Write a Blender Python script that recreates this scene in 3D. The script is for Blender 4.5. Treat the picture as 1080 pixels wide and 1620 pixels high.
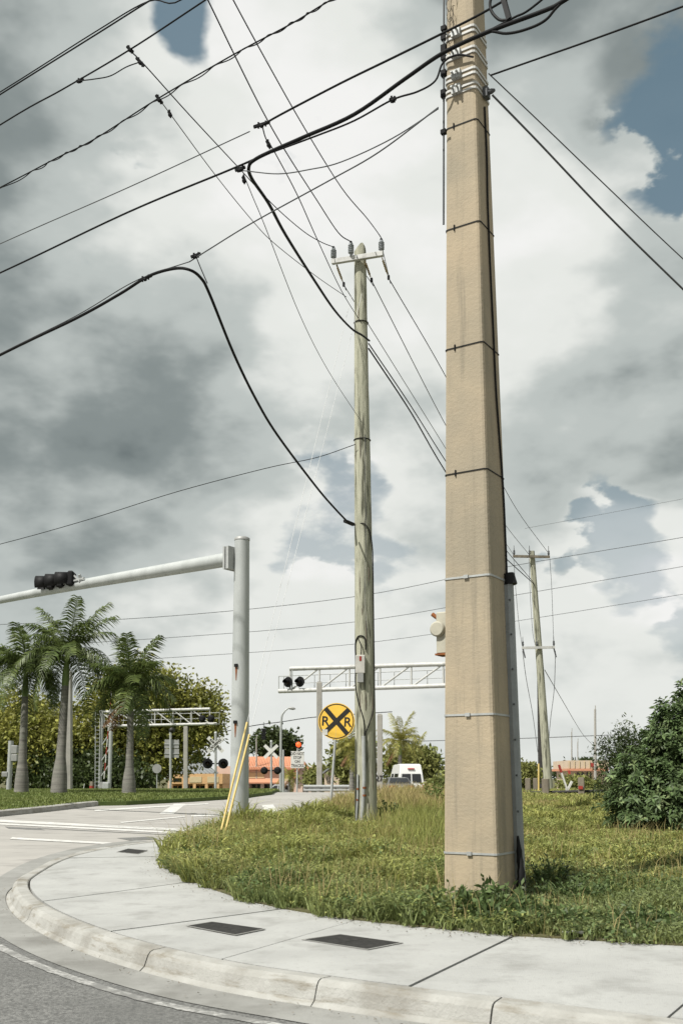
import bpy, math, random
import numpy as np
from mathutils import Vector, Matrix

random.seed(7); rng = np.random.default_rng(7)
scene = bpy.context.scene
for o in list(bpy.data.objects): bpy.data.objects.remove(o)
col = scene.collection
R = math.radians

# ------------------------------------------------------------------ camera
EYE = 1.2; TILT = R(7.5); F = 1600.0; PPY = 1020.0
cam_d = bpy.data.cameras.new('camera'); cam = bpy.data.objects.new('camera', cam_d); col.objects.link(cam)
cam.location = (0, 0, EYE); cam.rotation_euler = (R(90) + TILT, 0, 0)
cam_d.sensor_fit = 'VERTICAL'; cam_d.sensor_height = 36; cam_d.lens = F / 1620 * 36
cam_d.shift_y = (PPY - 810) / 1620; cam_d.clip_end = 6000; cam_d.clip_start = 0.05
scene.camera = cam
cam_d.dof.use_dof = True; cam_d.dof.focus_distance = 15.0; cam_d.dof.aperture_fstop = 4.5

def ray(px, py):
    u = (px - 540) / F; v = (PPY - py) / F
    return Vector((u, math.cos(TILT) - v * math.sin(TILT), math.sin(TILT) + v * math.cos(TILT)))
def P(px, py, Y):
    d = ray(px, py); return Vector((0, 0, EYE)) + d * (Y / d.y)

# ------------------------------------------------------------------ sun, sky, exposure
SUN_EL = R(54); SH = Vector((-0.75, -0.66)).normalized()
SUN_DIR = Vector((SH.x * math.cos(SUN_EL), SH.y * math.cos(SUN_EL), math.sin(SUN_EL)))
sd = bpy.data.lights.new('sun', 'SUN'); sd.energy = 5.0; sd.angle = R(0.6); sd.color = (1, 0.975, 0.915)
so = bpy.data.objects.new('sun', sd); col.objects.link(so)
so.rotation_euler = (-SUN_DIR).to_track_quat('-Z', 'Y').to_euler(); so.location = (-20, -20, 40)

scene.view_settings.view_transform = 'Standard'; scene.view_settings.look = 'None'
scene.view_settings.exposure = 0.40; scene.view_settings.gamma = 1.0

world = bpy.data.worlds.new('World'); scene.world = world; world.use_nodes = True
def build_sky():
    nt = world.node_tree; N = nt.nodes; L = nt.links; N.clear()
    def math_(op, a, b=None, c=None, clamp=False):
        n = N.new('ShaderNodeMath'); n.operation = op; n.use_clamp = clamp
        for i, s in enumerate((a, b, c)):
            if s is None: continue
            if isinstance(s, (int, float)): n.inputs[i].default_value = s
            else: L.new(s, n.inputs[i])
        return n.outputs[0]
    def vec(op, a, b=None, scale=None):
        n = N.new('ShaderNodeVectorMath'); n.operation = op
        for i, s in enumerate((a, b)):
            if s is None: continue
            if isinstance(s, (tuple, Vector)): n.inputs[i].default_value = tuple(s)
            else: L.new(s, n.inputs[i])
        if scale is not None: n.inputs['Scale'].default_value = scale
        return n.outputs['Value'] if op == 'DOT_PRODUCT' else n.outputs['Vector']
    def smooth(x, a, b):
        n = N.new('ShaderNodeMapRange'); n.interpolation_type = 'SMOOTHSTEP'
        n.inputs[1].default_value = a; n.inputs[2].default_value = b
        L.new(x, n.inputs[0]); return n.outputs[0]
    def noise(v, s, detail=8, rough=0.55, lac=2.0):
        n = N.new('ShaderNodeTexNoise'); n.noise_dimensions = '3D'
        n.inputs['Scale'].default_value = s; n.inputs['Detail'].default_value = detail
        n.inputs['Roughness'].default_value = rough; n.inputs['Lacunarity'].default_value = lac
        L.new(v, n.inputs['Vector']); return n
    tc = N.new('ShaderNodeTexCoord'); d = tc.outputs['Generated']
    sep = N.new('ShaderNodeSeparateXYZ'); L.new(d, sep.inputs[0])
    z = math_('MAXIMUM', sep.outputs[2], 0.0)
    # cloud-deck coordinates: direction over height, so that far clouds flatten towards the horizon
    inv = math_('DIVIDE', 1.0, math_('ADD', z, 0.30))
    comb = N.new('ShaderNodeCombineXYZ')
    L.new(math_('MULTIPLY', sep.outputs[0], inv), comb.inputs[0]); L.new(math_('MULTIPLY', sep.outputs[1], inv), comb.inputs[1])
    L.new(math_('MULTIPLY', sep.outputs[2], 1.3), comb.inputs[2])
    q = comb.outputs[0]
    warp = noise(q, 2.6, 3, 0.6).outputs['Color']
    wv = vec('SUBTRACT', warp, (0.5, 0.5, 0.5))
    dw = N.new('ShaderNodeVectorMath'); dw.operation = 'NORMALIZE'
    ws = N.new('ShaderNodeVectorMath'); ws.operation = 'SCALE'; L.new(wv, ws.inputs[0]); ws.inputs['Scale'].default_value = 0.22
    L.new(vec('ADD', d, ws.outputs[0]), dw.inputs[0]); dw = dw.outputs[0]
    q2 = vec('ADD', q, ws.outputs[0])
    big = noise(q2, 1.7, 3, 0.5).outputs['Fac']
    fine = noise(q2, 4.6, 5, 0.56).outputs['Fac']
    dd = N.new('ShaderNodeVectorMath'); dd.operation = 'MULTIPLY'; L.new(d, dd.inputs[0]); dd.inputs[1].default_value = (1, 1, 1.7); dd = dd.outputs[0]
    puff = noise(dd, 15.0, 4, 0.6).outputs['Fac']
    def blob(px, py, r0, r1):     # 1 at the heart of a cloud bank or gap, 0 past r1 (pixels of arc)
        c = ray(px, py).normalized()
        dt = vec('DOT_PRODUCT', dw, c)
        return smooth(dt, math.cos(r1 / F), math.cos(r0 / F))
    def add(lst):
        acc = None
        for b, w in lst:
            s = math_('MULTIPLY', b, w)
            acc = s if acc is None else math_('ADD', acc, s)
        return acc
    # gaps of blue between the clouds
    gaps = add([(blob(310, 0, 0, 112), .95), (blob(1085, 185, 0, 118), .95), (blob(575, 850, 0, 155), .82),
                (blob(945, 840, 0, 125), .95), (blob(1085, 985, 0, 105), .9), (blob(215, 205, 0, 50), .40)])
    gapn = math_('ADD', gaps, math_('MULTIPLY', math_('SUBTRACT', fine, 0.5), 1.9))
    gapn = math_('ADD', gapn, math_('MULTIPLY', math_('SUBTRACT', 0.5, puff), 1.1))
    blue = smooth(gapn, 0.34, 0.80)
    # crisp cumulus heads standing in front of the gaps
    nC = noise(dd, 7.5, 6, 0.52).outputs['Fac']
    nC = math_('ADD', nC, math_('MULTIPLY', math_('SUBTRACT', 0.62, gaps), 0.16))
    cum = smooth(nC, 0.535, 0.575)
    blue = math_('MULTIPLY', blue, math_('SUBTRACT', 1.0, cum))
    # light and dark of the cloud deck
    tone = add([(blob(330, 230, 20, 380), .26), (blob(640, 330, 0, 320), .20), (blob(960, 120, 0, 230), .22),
                (blob(870, 400, 0, 250), .16), (blob(480, 960, 0, 380), .22), (blob(1010, 1000, 0, 230), .22), (blob(1010, 830, 0, 130), .20),
                (blob(10, 660, 0, 520), -.29), (blob(300, 790, 0, 250), -.10), (blob(-20, 30, 0, 340), -.28),
                (blob(980, 10, 0, 300), -.55), (blob(1010, 610, 0, 300), -.20), (blob(720, 130, 0, 200), -.08)])
    v = math_('ADD', 0.57, tone)
    v = math_('ADD', v, math_('MULTIPLY', math_('SUBTRACT', big, 0.5), 0.26))
    v = math_('ADD', v, math_('MULTIPLY', math_('SUBTRACT', fine, 0.5), 0.26))
    # thicker bright air towards the horizon, all round
    hz = smooth(sep.outputs[2], 0.34, 0.0)
    v = math_('ADD', v, math_('MULTIPLY', math_('SUBTRACT', 0.70, v), math_('MULTIPLY', hz, 0.75)))
    # relief of the billows: the sunlit upper side of each puff against its shaded base
    def relief(sc, det, step, k):
        n0 = noise(dd, sc, det, .52).outputs['Fac']; n1 = noise(vec('ADD', dd, (-step * .6, -step * .2, step)), sc, det, .52).outputs['Fac']
        return math_('MULTIPLY', math_('SUBTRACT', n0, n1), k)
    fade = math_('SUBTRACT', 1.0, math_('MULTIPLY', smooth(sep.outputs[2], .16, 0.0), .8))
    v = math_('ADD', v, math_('MULTIPLY', math_('MULTIPLY', cum, gaps), .16))
    v = math_('ADD', v, math_('MULTIPLY', relief(4.6, 5, .045, .95), fade))
    v = math_('ADD', v, math_('MULTIPLY', math_('SUBTRACT', puff, 0.5), math_('MULTIPLY', fade, 0.14)))
    ramp = N.new('ShaderNodeValToRGB'); L.new(v, ramp.inputs[0]); cr = ramp.color_ramp; cr.interpolation = 'EASE'
    pts = [(0.0, (1.5, 1.82, 1.86)), (0.22, (2.7, 3.1, 3.08)), (0.5, (5.7, 6.15, 5.95)), (0.74, (8.9, 9.1, 8.7)), (1.0, (10.0, 10.0, 9.8))]
    cr.elements[0].position = 0; cr.elements[1].position = 1
    for p, c in pts[1:-1]: cr.elements.new(p)
    for e, (p, c) in zip(cr.elements, pts): e.position = p; e.color = (*[x / 10 for x in c], 1)
    cm = N.new('ShaderNodeVectorMath'); cm.operation = 'SCALE'; L.new(ramp.outputs[0], cm.inputs[0]); cm.inputs['Scale'].default_value = 10.3
    sky = N.new('ShaderNodeTexSky'); sky.sky_type = 'NISHITA'; sky.sun_disc = False
    sky.sun_elevation = SUN_EL; sky.sun_rotation = math.atan2(SH.x, SH.y); sky.dust_density = 2.0; sky.air_density = 1.0
    # a thin veil of high cloud over the blue
    veil = N.new('ShaderNodeMix'); veil.data_type = 'RGBA'; veil.inputs[0].default_value = 0.62
    L.new(sky.outputs[0], veil.inputs[6]); veil.inputs[7].default_value = (2.0, 3.1, 3.5, 1)
    mix = N.new('ShaderNodeMix'); mix.data_type = 'RGBA'; L.new(math_('MULTIPLY', blue, math_('SUBTRACT', .95, math_('MULTIPLY', smooth(sep.outputs[2], .52, .08), .62))), mix.inputs[0])
    L.new(cm.outputs[0], mix.inputs[6]); L.new(veil.outputs[2], mix.inputs[7])
    bg = N.new('ShaderNodeBackground'); bg.inputs[1].default_value = 0.066; L.new(mix.outputs[2], bg.inputs[0])
    out = N.new('ShaderNodeOutputWorld'); L.new(bg.outputs[0], out.inputs[0])
build_sky()

# ------------------------------------------------------------------ terrain heights
_ty = np.array([-400, -60, 4, 10, 20, 30, 38, 44, 50, 58, 68, 79, 100, 143, 200, 300, 4000.])
_tz = np.array([0, 0, 0, .0, .2, .41, .52, .56, .53, .38, .08, -.3, -.8, -1.65, -2.1, -2.3, -2.3])
_fy = np.linspace(-400, 400, 3201); _fz = np.interp(_fy, _ty, _tz)
_k = np.hanning(25); _k /= _k.sum(); _fz = np.convolve(np.pad(_fz, 12, mode='edge'), _k, 'valid')
def zg(y): return float(np.interp(y, _fy, _fz))
def zgv(y): return np.interp(y, _fy, _fz)
def roff(y):
    t = min(max((y - 11) / 6, 0), 1); t = t * t * (3 - 2 * t); return -.15 + .13 * t
def zr(y): return zg(y) + roff(y)
def G(px, py, off=0.0, road=False):
    d = ray(px, py); lo, hi = 0.5, 400.0
    f = lambda Y: EYE + d.z * (Y / d.y) - ((zr(Y) if road else zg(Y)) + off)
    Y = 1.0
    while Y < 400 and f(Y) > 0: Y += 0.25
    lo, hi = Y - .25, Y
    for _ in range(30):
        m = (lo + hi) / 2
        if f(m) > 0: lo = m
        else: hi = m
    return P(px, py, lo)

# ------------------------------------------------------------------ materials
MATS = {}; ALB = .78      # overall albedo scale for this exposure
def M(name, c1, c2=None, scale=6, rough=.8, bump=0, bscale=None, metal=0, stretch=(1, 1, 1), detail=6, island=0, transl=0, spec=.3, c3=None, s3=1.5, lo=.35, hi=.65, emit=None, lo3=.5, hi3=.68, c4=None, s4=(5, 5, .12), lo4=.56, hi4=.75):
    if name in MATS: return MATS[name]
    m = bpy.data.materials.new(name); m.use_nodes = True; nt = m.node_tree; N = nt.nodes; L = nt.links
    b = N['Principled BSDF']; b.inputs['Roughness'].default_value = rough; b.inputs['Metallic'].default_value = metal
    b.inputs['Specular IOR Level'].default_value = spec
    c2 = c2 or tuple(x * .8 for x in c1)
    c1, c2 = tuple(x * ALB for x in c1), tuple(x * ALB for x in c2); c3 = tuple(x * ALB for x in c3) if c3 else None
    tc = N.new('ShaderNodeTexCoord'); mp = N.new('ShaderNodeMapping'); mp.inputs['Scale'].default_value = stretch
    geo = N.new('ShaderNodeNewGeometry'); L.new(geo.outputs['Position'], mp.inputs[0])
    def noise(s, det=detail):
        n = N.new('ShaderNodeTexNoise'); n.inputs['Scale'].default_value = s; n.inputs['Detail'].default_value = det
        n.inputs['Roughness'].default_value = .62; L.new(mp.outputs[0], n.inputs['Vector']); return n.outputs['Fac']
    def rng_(x, a, z):
        n = N.new('ShaderNodeMapRange'); n.inputs[1].default_value = a; n.inputs[2].default_value = z; L.new(x, n.inputs[0]); return n.outputs[0]
    def mixc(f, a, z):
        n = N.new('ShaderNodeMix'); n.data_type = 'RGBA'; L.new(f, n.inputs[0])
        for i, s in ((6, a), (7, z)):
            if isinstance(s, tuple): n.inputs[i].default_value = (*s, 1)
            else: L.new(s, n.inputs[i])
        return n.outputs[2]
    c = mixc(rng_(noise(scale), lo, hi), c1, c2)
    if c3: c = mixc(rng_(noise(s3, 5), lo3, hi3), c, c3)
    if c4:
        mp4 = N.new('ShaderNodeMapping'); mp4.inputs['Scale'].default_value = s4; L.new(geo.outputs['Position'], mp4.inputs[0])
        n4 = N.new('ShaderNodeTexNoise'); n4.inputs['Scale'].default_value = 2.2; n4.inputs['Detail'].default_value = 7; n4.inputs['Roughness'].default_value = .65; L.new(mp4.outputs[0], n4.inputs['Vector'])
        c = mixc(rng_(n4.outputs['Fac'], lo4, hi4), c, tuple(x * ALB for x in c4))
    if island:
        h = N.new('ShaderNodeHueSaturation'); L.new(c, h.inputs['Color'])
        mr = N.new('ShaderNodeMapRange'); mr.inputs[3].default_value = 1 - island; mr.inputs[4].default_value = 1 + island
        L.new(geo.outputs['Random Per Island'], mr.inputs[0]); L.new(mr.outputs[0], h.inputs['Value']); c = h.outputs[0]
    L.new(c, b.inputs['Base Color'])
    if bump:
        bn = N.new('ShaderNodeBump'); bn.inputs['Strength'].default_value = bump; bn.inputs['Distance'].default_value = .02
        L.new(noise(bscale or scale * 4, 8), bn.inputs['Height']); L.new(bn.outputs[0], b.inputs['Normal'])
    if transl:
        t = N.new('ShaderNodeBsdfTranslucent'); L.new(c, t.inputs[0])
        ms = N.new('ShaderNodeMixShader'); ms.inputs[0].default_value = transl
        L.new(b.outputs[0], ms.inputs[1]); L.new(t.outputs[0], ms.inputs[2]); L.new(ms.outputs[0], N['Material Output'].inputs[0])
    if emit:
        b.inputs['Emission Color'].default_value = (*emit[0], 1); b.inputs['Emission Strength'].default_value = emit[1]
    MATS[name] = m; return m

m_grassground = M('turf soil', (.085, .090, .035), (.13, .115, .055), 3, .95, .6, 30)
m_lawn = M('mown lawn', (.075, .115, .028), (.11, .14, .04), 2.5, .95, .8, 60)
m_blade = M('grass blades', (.28, .315, .09), (.42, .42, .125), 1.3, .6, island=.45, transl=.4, c3=(.60, .48, .22), s3=.8, lo3=.55, hi3=.75)
m_bladeg = M('green grass blades', (.185, .235, .08), (.29, .325, .115), 1.2, .6, island=.45, transl=.4, c3=(.48, .42, .19), s3=1.1, lo3=.56, hi3=.75)
m_straw = M('seeding straw grass', (.50, .38, .19), (.40, .36, .13), 1.5, .7, island=.3, transl=.35)
m_short = M('short lawn blades', (.16, .21, .055), (.23, .26, .075), 1.0, .6, island=.3, transl=.3)
m_weed = M('weed leaves', (.085, .135, .045), (.14, .19, .065), 8, .5, island=.5, transl=.35)
m_weedy = M('pale ground weeds', (.25, .295, .09), (.37, .38, .12), 1.4, .6, island=.5, transl=.35, c3=(.15, .19, .07), s3=.9)
m_weedg = M('grey-green ground weeds', (.14, .185, .07), (.22, .25, .10), 1.4, .6, island=.5, transl=.3, c3=(.13, .17, .07), s3=.9)
m_asph = M('near asphalt', (.12, .12, .115), (.26, .258, .246), 45, .9, .7, 90, c3=(.14, .14, .133), s3=.9, lo3=.45, hi3=.8, lo=.40, hi=.62)
m_road = M('bleached asphalt', (.36, .345, .32), (.42, .40, .37), 1.2, .9, .25, 60, stretch=(.5, 1, 1), c3=(.30, .285, .265), s3=3)
m_walk = M('sidewalk concrete', (.455, .455, .437), (.385, .385, .37), 1.3, .88, .4, 90, c3=(.26, .257, .24), s3=2.1, lo3=.51, hi3=.80, c4=(.33, .328, .31), s4=(9, 9, 9), lo4=.56, hi4=.74)
m_bed = M('slab joint dirt', (.06, .055, .045), (.10, .09, .07), 12, .95)
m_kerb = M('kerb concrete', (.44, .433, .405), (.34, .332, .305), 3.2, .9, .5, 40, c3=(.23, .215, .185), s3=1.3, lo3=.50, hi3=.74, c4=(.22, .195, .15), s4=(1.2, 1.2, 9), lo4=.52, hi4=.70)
m_gutter = M('gutter concrete', (.32, .317, .298), (.25, .247, .23), 2.0, .9, .3, 50, c3=(.20, .196, .18), s3=1.5, lo3=.50, hi3=.70)
m_paint2 = M('ghosted edge line', (.46, .455, .435), (.20, .198, .188), 30, .85, c3=(.21, .208, .198), s3=4, lo3=.46, hi3=.58, lo=.42, hi=.60)
m_paint = M('worn white road paint', (.72, .71, .68), (.50, .49, .46), 7, .8, c3=(.40, .385, .36), s3=22, lo3=.55, hi3=.7)
m_lid = M('utility lid', (.014, .0135, .0125), (.04, .038, .034), 22, .85, .5, 90)
m_tan = M('tan concrete', (.50, .41, .285), (.42, .345, .245), 1.0, .9, .3, 26, c3=(.34, .295, .22), s3=.55, stretch=(.8, .8, 1.1), lo3=.42, hi3=.66, c4=(.27, .235, .175), s4=(4, 4, .22), lo4=.52, hi4=.74)
m_galv = M('galvanised steel', (.50, .51, .50), (.40, .41, .40), 9, .55, .05, 40, metal=.25)
m_mast = M('mast grey steel', (.50, .52, .51), (.41, .43, .42), 3, .6, .04, 40, metal=.1, stretch=(1, 1, .3))
m_guard = M('cable guard steel', (.30, .315, .32), (.25, .265, .27), 6, .6, .05, 40)
m_alum = M('white aluminium', (.62, .615, .59), (.50, .495, .475), 5, .5, c3=(.36, .35, .325), s3=3, lo3=.56, hi3=.75)
m_black = M('black rubber', (.010, .010, .011), (.016, .016, .016), 9, .6, spec=.15)
m_wire = M('dark wire', (.012, .012, .013), (.018, .018, .019), 4, .7, spec=.1)
m_wireg = M('grey wire', (.085, .09, .095), (.12, .125, .13), 4, .6, spec=.2)
m_wirew = M('white guy cable', (.70, .71, .70), (.6, .6, .6), 4, .5)
m_porc = M('grey porcelain', (.30, .32, .33), (.24, .26, .27), 9, .35)
m_poly = M('tan polymer', (.45, .36, .22), (.36, .28, .17), 9, .5)
m_wood = M('weathered pole wood', (.50, .49, .385), (.34, .34, .255), 7, .9, 1.0, 16, stretch=(1.8, 1.8, .16), c3=(.13, .13, .095), s3=6.5, lo3=.52, hi3=.63)
m_woodtop = M('cut wood', (.33, .25, .15), (.2, .15, .09), 8, .9, .5)
m_timber = M('old timber', (.25, .215, .165), (.15, .13, .10), 5, .9, .7, 30, stretch=(1, 1, .2))
m_dark = M('creosote wood', (.035, .033, .032), (.055, .05, .045), 6, .85, .4)
m_yel = M('yellow plastic', (.74, .57, .22), (.64, .47, .16), 4, .5)
m_sign = M('sign yellow', (.95, .60, .09), (.90, .55, .08), 3, .45)
m_signblk = M('sign black', (.022, .02, .018), (.03, .028, .025), 6, .5)
m_signw = M('sign white', (.74, .73, .69), (.66, .65, .61), 4, .5)
m_signback = M('sign back', (.40, .40, .385), (.33, .33, .32), 4, .5, metal=.2)
m_box = M('pale box', (.62, .60, .55), (.52, .50, .46), 6, .6)
m_beige = M('beige enamel', (.50, .475, .385), (.42, .40, .33), 5, .6, c3=(.28, .16, .085), s3=7, lo3=.62, hi3=.72)
m_rust = M('rust', (.30, .11, .035), (.18, .06, .025), 12, .9)
m_red = M('red paint', (.40, .055, .04), (.30, .04, .03), 4, .5)
m_lens = M('dark lens', (.03, .01, .01), (.02, .008, .008), 4, .25)
m_beacon = M('lit beacon', (.9, .10, .03), (.9, .12, .03), 3, .4, emit=((1, .10, .02), 1.1))
m_trunk = M('palm trunk', (.27, .255, .225), (.14, .132, .12), 2.2, .9, .6, 12, stretch=(.35, .35, 5), c3=(.20, .20, .17), s3=1.5)
m_shaft = M('palm crownshaft', (.13, .20, .05), (.19, .25, .08), 3, .5, stretch=(1, 1, .3))
m_frond = M('palm leaflets', (.075, .11, .032), (.15, .19, .05), 1.5, .45, island=.5, transl=.3)
m_dead = M('dead frond', (.27, .155, .07), (.17, .10, .05), 3, .8, island=.3, transl=.2)
m_bark = M('bark', (.13, .105, .08), (.20, .165, .13), 4, .95, .7, 20)
m_leafy = M('olive yellow foliage', (.23, .245, .055), (.38, .36, .085), .7, .5, island=.42, transl=.32, c3=(.12, .14, .026), s3=.45)
m_leafb = M('glossy bush leaves', (.075, .12, .045), (.12, .17, .065), 3, .5, island=.5, transl=.2, spec=.2, c3=(.26, .31, .14), s3=3.5, lo3=.55, hi3=.7)
m_leafd = M('dark foliage', (.05, .075, .022), (.085, .11, .035), 1, .5, island=.4, transl=.3)
m_frondy = M('yellow palm leaflets', (.30, .30, .07), (.42, .38, .10), 1.5, .5, island=.4, transl=.35)
m_leaff = M('far foliage', (.18, .21, .06), (.28, .28, .085), .5, .6, island=.4, transl=.3)
m_pink = M('pink stucco', (.70, .53, .43), (.64, .48, .39), 1.2, .9)
m_tile = M('terracotta tile', (.64, .30, .175), (.54, .25, .15), 6, .85, .4, 12)
m_orange = M('orange stucco', (.74, .46, .235), (.66, .40, .20), 1.5, .9)
m_cream = M('cream panel', (.68, .55, .34), (.6, .48, .3), 2, .85)
m_greyroof = M('grey metal roof', (.27, .28, .28), (.20, .21, .21), 2, .6)
m_glass = M('dark glass', (.018, .02, .022), (.03, .032, .035), 2, .12, spec=.5)
m_tan2 = M('beige siding', (.62, .50, .37), (.55, .44, .33), 2, .9)
m_carw = M('white car paint', (.78, .78, .76), (.74, .74, .72), 3, .25, spec=.5)
m_cars = M('silver car paint', (.55, .56, .57), (.5, .51, .52), 3, .3, spec=.5, metal=.3)
m_card = M('grey car paint', (.20, .20, .20), (.16, .16, .16), 3, .3, spec=.5, metal=.3)
m_tyre = M('tyre', (.02, .02, .02), (.03, .03, .03), 9, .9)
m_tail = M('tail lamp', (.55, .03, .02), (.45, .025, .02), 4, .25)
m_conc = M('grey concrete', (.42, .40, .36), (.34, .325, .295), 2.5, .9, .3, 40)
m_litter = M('paper litter', (.75, .74, .72), (.65, .64, .62), 8, .8)

# ------------------------------------------------------------------ mesh helpers
ORG = {}
def tag(o, label=None, cat=None, group=None, kind=None):
    if label: o['label'] = label
    if cat: o['category'] = cat
    if group: o['group'] = group
    if kind: o['kind'] = kind
    return o
def thing(name, loc, label, cat, group=None):
    o = bpy.data.objects.new(name, None); col.objects.link(o); o.location = loc; o.empty_display_size = .2
    ORG[o.name] = Vector(loc); return tag(o, label, cat, group)

class MB:
    def __init__(s): s.v = []; s.f = []; s.sm = []
    def add(s, vs, fs, smooth=False):
        n = len(s.v); s.v += [tuple(v) for v in vs]
        for f in fs: s.f.append(tuple(i + n for i in f)); s.sm.append(smooth)
        return s
    def box(s, c, size, ax=None):
        ax = ax or (Vector((1, 0, 0)), Vector((0, 1, 0)), Vector((0, 0, 1))); c = Vector(c); vs = []
        for i in (-1, 1):
            for j in (-1, 1):
                for k in (-1, 1): vs.append(c + ax[0] * (i * size[0] / 2) + ax[1] * (j * size[1] / 2) + ax[2] * (k * size[2] / 2))
        return s.add(vs, [(0, 1, 3, 2), (4, 6, 7, 5), (0, 4, 5, 1), (2, 3, 7, 6), (0, 2, 6, 4), (1, 5, 7, 3)])
    def bar(s, a, b, w, h=None, up=Vector((0, 0, 1))):
        a, b = Vector(a), Vector(b); d = (b - a); l = d.length; d.normalize()
        r = d.cross(up)
        if r.length < 1e-4: r = d.cross(Vector((0, 1, 0)))
        r.normalize(); u = r.cross(d)
        return s.box((a + b) / 2, (l, w, h or w), (d, r, u))
    def tube(s, pts, rad, n=8, caps=True, smooth=True):
        pts = [Vector(p) for p in pts]; k = len(pts)
        rad = rad if isinstance(rad, (list, tuple)) else [rad] * k
        t0 = (pts[1] - pts[0]).normalized()
        ref = Vector((0, 0, 1)) if abs(t0.z) < .9 else Vector((1, 0, 0))
        r = t0.cross(ref).normalized(); vs = []
        for i, p in enumerate(pts):
            t = (pts[min(i + 1, k - 1)] - pts[max(i - 1, 0)]).normalized()
            r = (r - t * r.dot(t)).normalized(); u = t.cross(r)
            for j in range(n):
                a = 2 * math.pi * j / n; vs.append(p + (r * math.cos(a) + u * math.sin(a)) * rad[i])
        fs = [(i * n + j, i * n + (j + 1) % n, (i + 1) * n + (j + 1) % n, (i + 1) * n + j) for i in range(k - 1) for j in range(n)]
        s.add(vs, fs, smooth)
        if caps:
            s.add(vs[:n], [tuple(reversed(range(n)))]); s.add(vs[-n:], [tuple(range(n))])
        return s
    def lathe(s, c, prof, ax=Vector((0, 0, 1)), n=16, smooth=True):
        c = Vector(c); ax = Vector(ax).normalized(); r = ax.orthogonal().normalized(); u = ax.cross(r); vs = []
        for (rad, h) in prof:
            for j in range(n):
                a = 2 * math.pi * j / n; vs.append(c + ax * h + (r * math.cos(a) + u * math.sin(a)) * rad)
        k = len(prof)
        s.add(vs, [(i * n + j, i * n + (j + 1) % n, (i + 1) * n + (j + 1) % n, (i + 1) * n + j) for i in range(k - 1) for j in range(n)], smooth)
        if prof[0][0] > 1e-4: s.add(vs[:n], [tuple(reversed(range(n)))])
        if prof[-1][0] > 1e-4: s.add(vs[-n:], [tuple(range(n))])
        return s
    def prism(s, poly, axis_vec, flip=False):
        a = [Vector(p) for p in poly]; b = [p + Vector(axis_vec) for p in a]; n = len(a)
        return s.add(a + b, [tuple(reversed(range(n))), tuple(range(n, 2 * n))] + [(i, (i + 1) % n, n + (i + 1) % n, n + i) for i in range(n)])
    def build(s, name, mat, parent=None, bevel=0):
        me = bpy.data.meshes.new(name); o0 = Vector((0, 0, 0))
        if parent is not None: o0 = ORG[parent.name]
        me.from_pydata([(v[0] - o0.x, v[1] - o0.y, v[2] - o0.z) for v in s.v], [], s.f)
        me.polygons.foreach_set('use_smooth', s.sm); me.materials.append(mat); me.update()
        import bmesh
        bm = bmesh.new(); bm.from_mesh(me); bmesh.ops.recalc_face_normals(bm, faces=bm.faces)
        if bevel: bmesh.ops.bevel(bm, geom=bm.edges[:], offset=bevel, segments=1, affect='EDGES')
        bm.to_mesh(me); bm.free()
        o = bpy.data.objects.new(name, me); col.objects.link(o)
        if parent is not None: o.parent = parent; ORG[o.name] = o0
        return o
    def place(s, name, mat, loc, label, cat, group=None):   # a single-mesh thing whose origin sits at loc
        loc = Vector(loc); s.v = [(v[0] - loc.x, v[1] - loc.y, v[2] - loc.z) for v in s.v]
        o = s.build(name, mat); o.location = loc; ORG[o.name] = loc
        return tag(o, label, cat, group)

def npmesh(name, V, Ft, mat, parent=None, origin=None):      # triangles, fast
    me = bpy.data.meshes.new(name); o0 = np.zeros(3)
    if parent is not None: o0 = np.array(ORG[parent.name])
    if origin is not None: o0 = np.array(origin)
    V = (V - o0).astype(np.float32); Ft = Ft.astype(np.int32)
    me.vertices.add(len(V)); me.vertices.foreach_set('co', V.ravel())
    me.loops.add(Ft.size); me.loops.foreach_set('vertex_index', Ft.ravel())
    me.polygons.add(len(Ft)); me.polygons.foreach_set('loop_start', np.arange(0, Ft.size, 3, dtype=np.int32))
    me.polygons.foreach_set('loop_total', np.full(len(Ft), 3, dtype=np.int32))
    me.update(calc_edges=True); me.materials.append(mat)
    o = bpy.data.objects.new(name, me); col.objects.link(o)
    if parent is not None: o.parent = parent; ORG[o.name] = Vector(o0)
    if origin is not None: o.location = tuple(o0)
    return o

def catmull(pts, step=6):
    pts = [Vector(p) for p in pts]
    if len(pts) < 3: return [pts[0].lerp(pts[-1], i / step) for i in range(step + 1)]
    out = []
    for i in range(len(pts) - 1):
        p0 = pts[i - 1] if i else pts[0] * 2 - pts[1]; p1, p2 = pts[i], pts[i + 1]
        p3 = pts[i + 2] if i + 2 < len(pts) else pts[-1] * 2 - pts[-2]
        for k in range(step):
            t = k / step
            out.append(.5 * ((2 * p1) + (p2 - p0) * t + (2 * p0 - 5 * p1 + 4 * p2 - p3) * t * t + (3 * p1 - p0 - 3 * p2 + p3) * t ** 3))
    return out + [pts[-1]]

def inpoly(x, y, poly):
    c = np.zeros(len(x), bool); n = len(poly)
    for i in range(n):
        x0, y0 = poly[i]; x1, y1 = poly[(i + 1) % n]
        if y0 == y1: continue
        c ^= ((y0 > y) != (y1 > y)) & (x < (x1 - x0) * (y - y0) / (y1 - y0) + x0)
    return c

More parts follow.
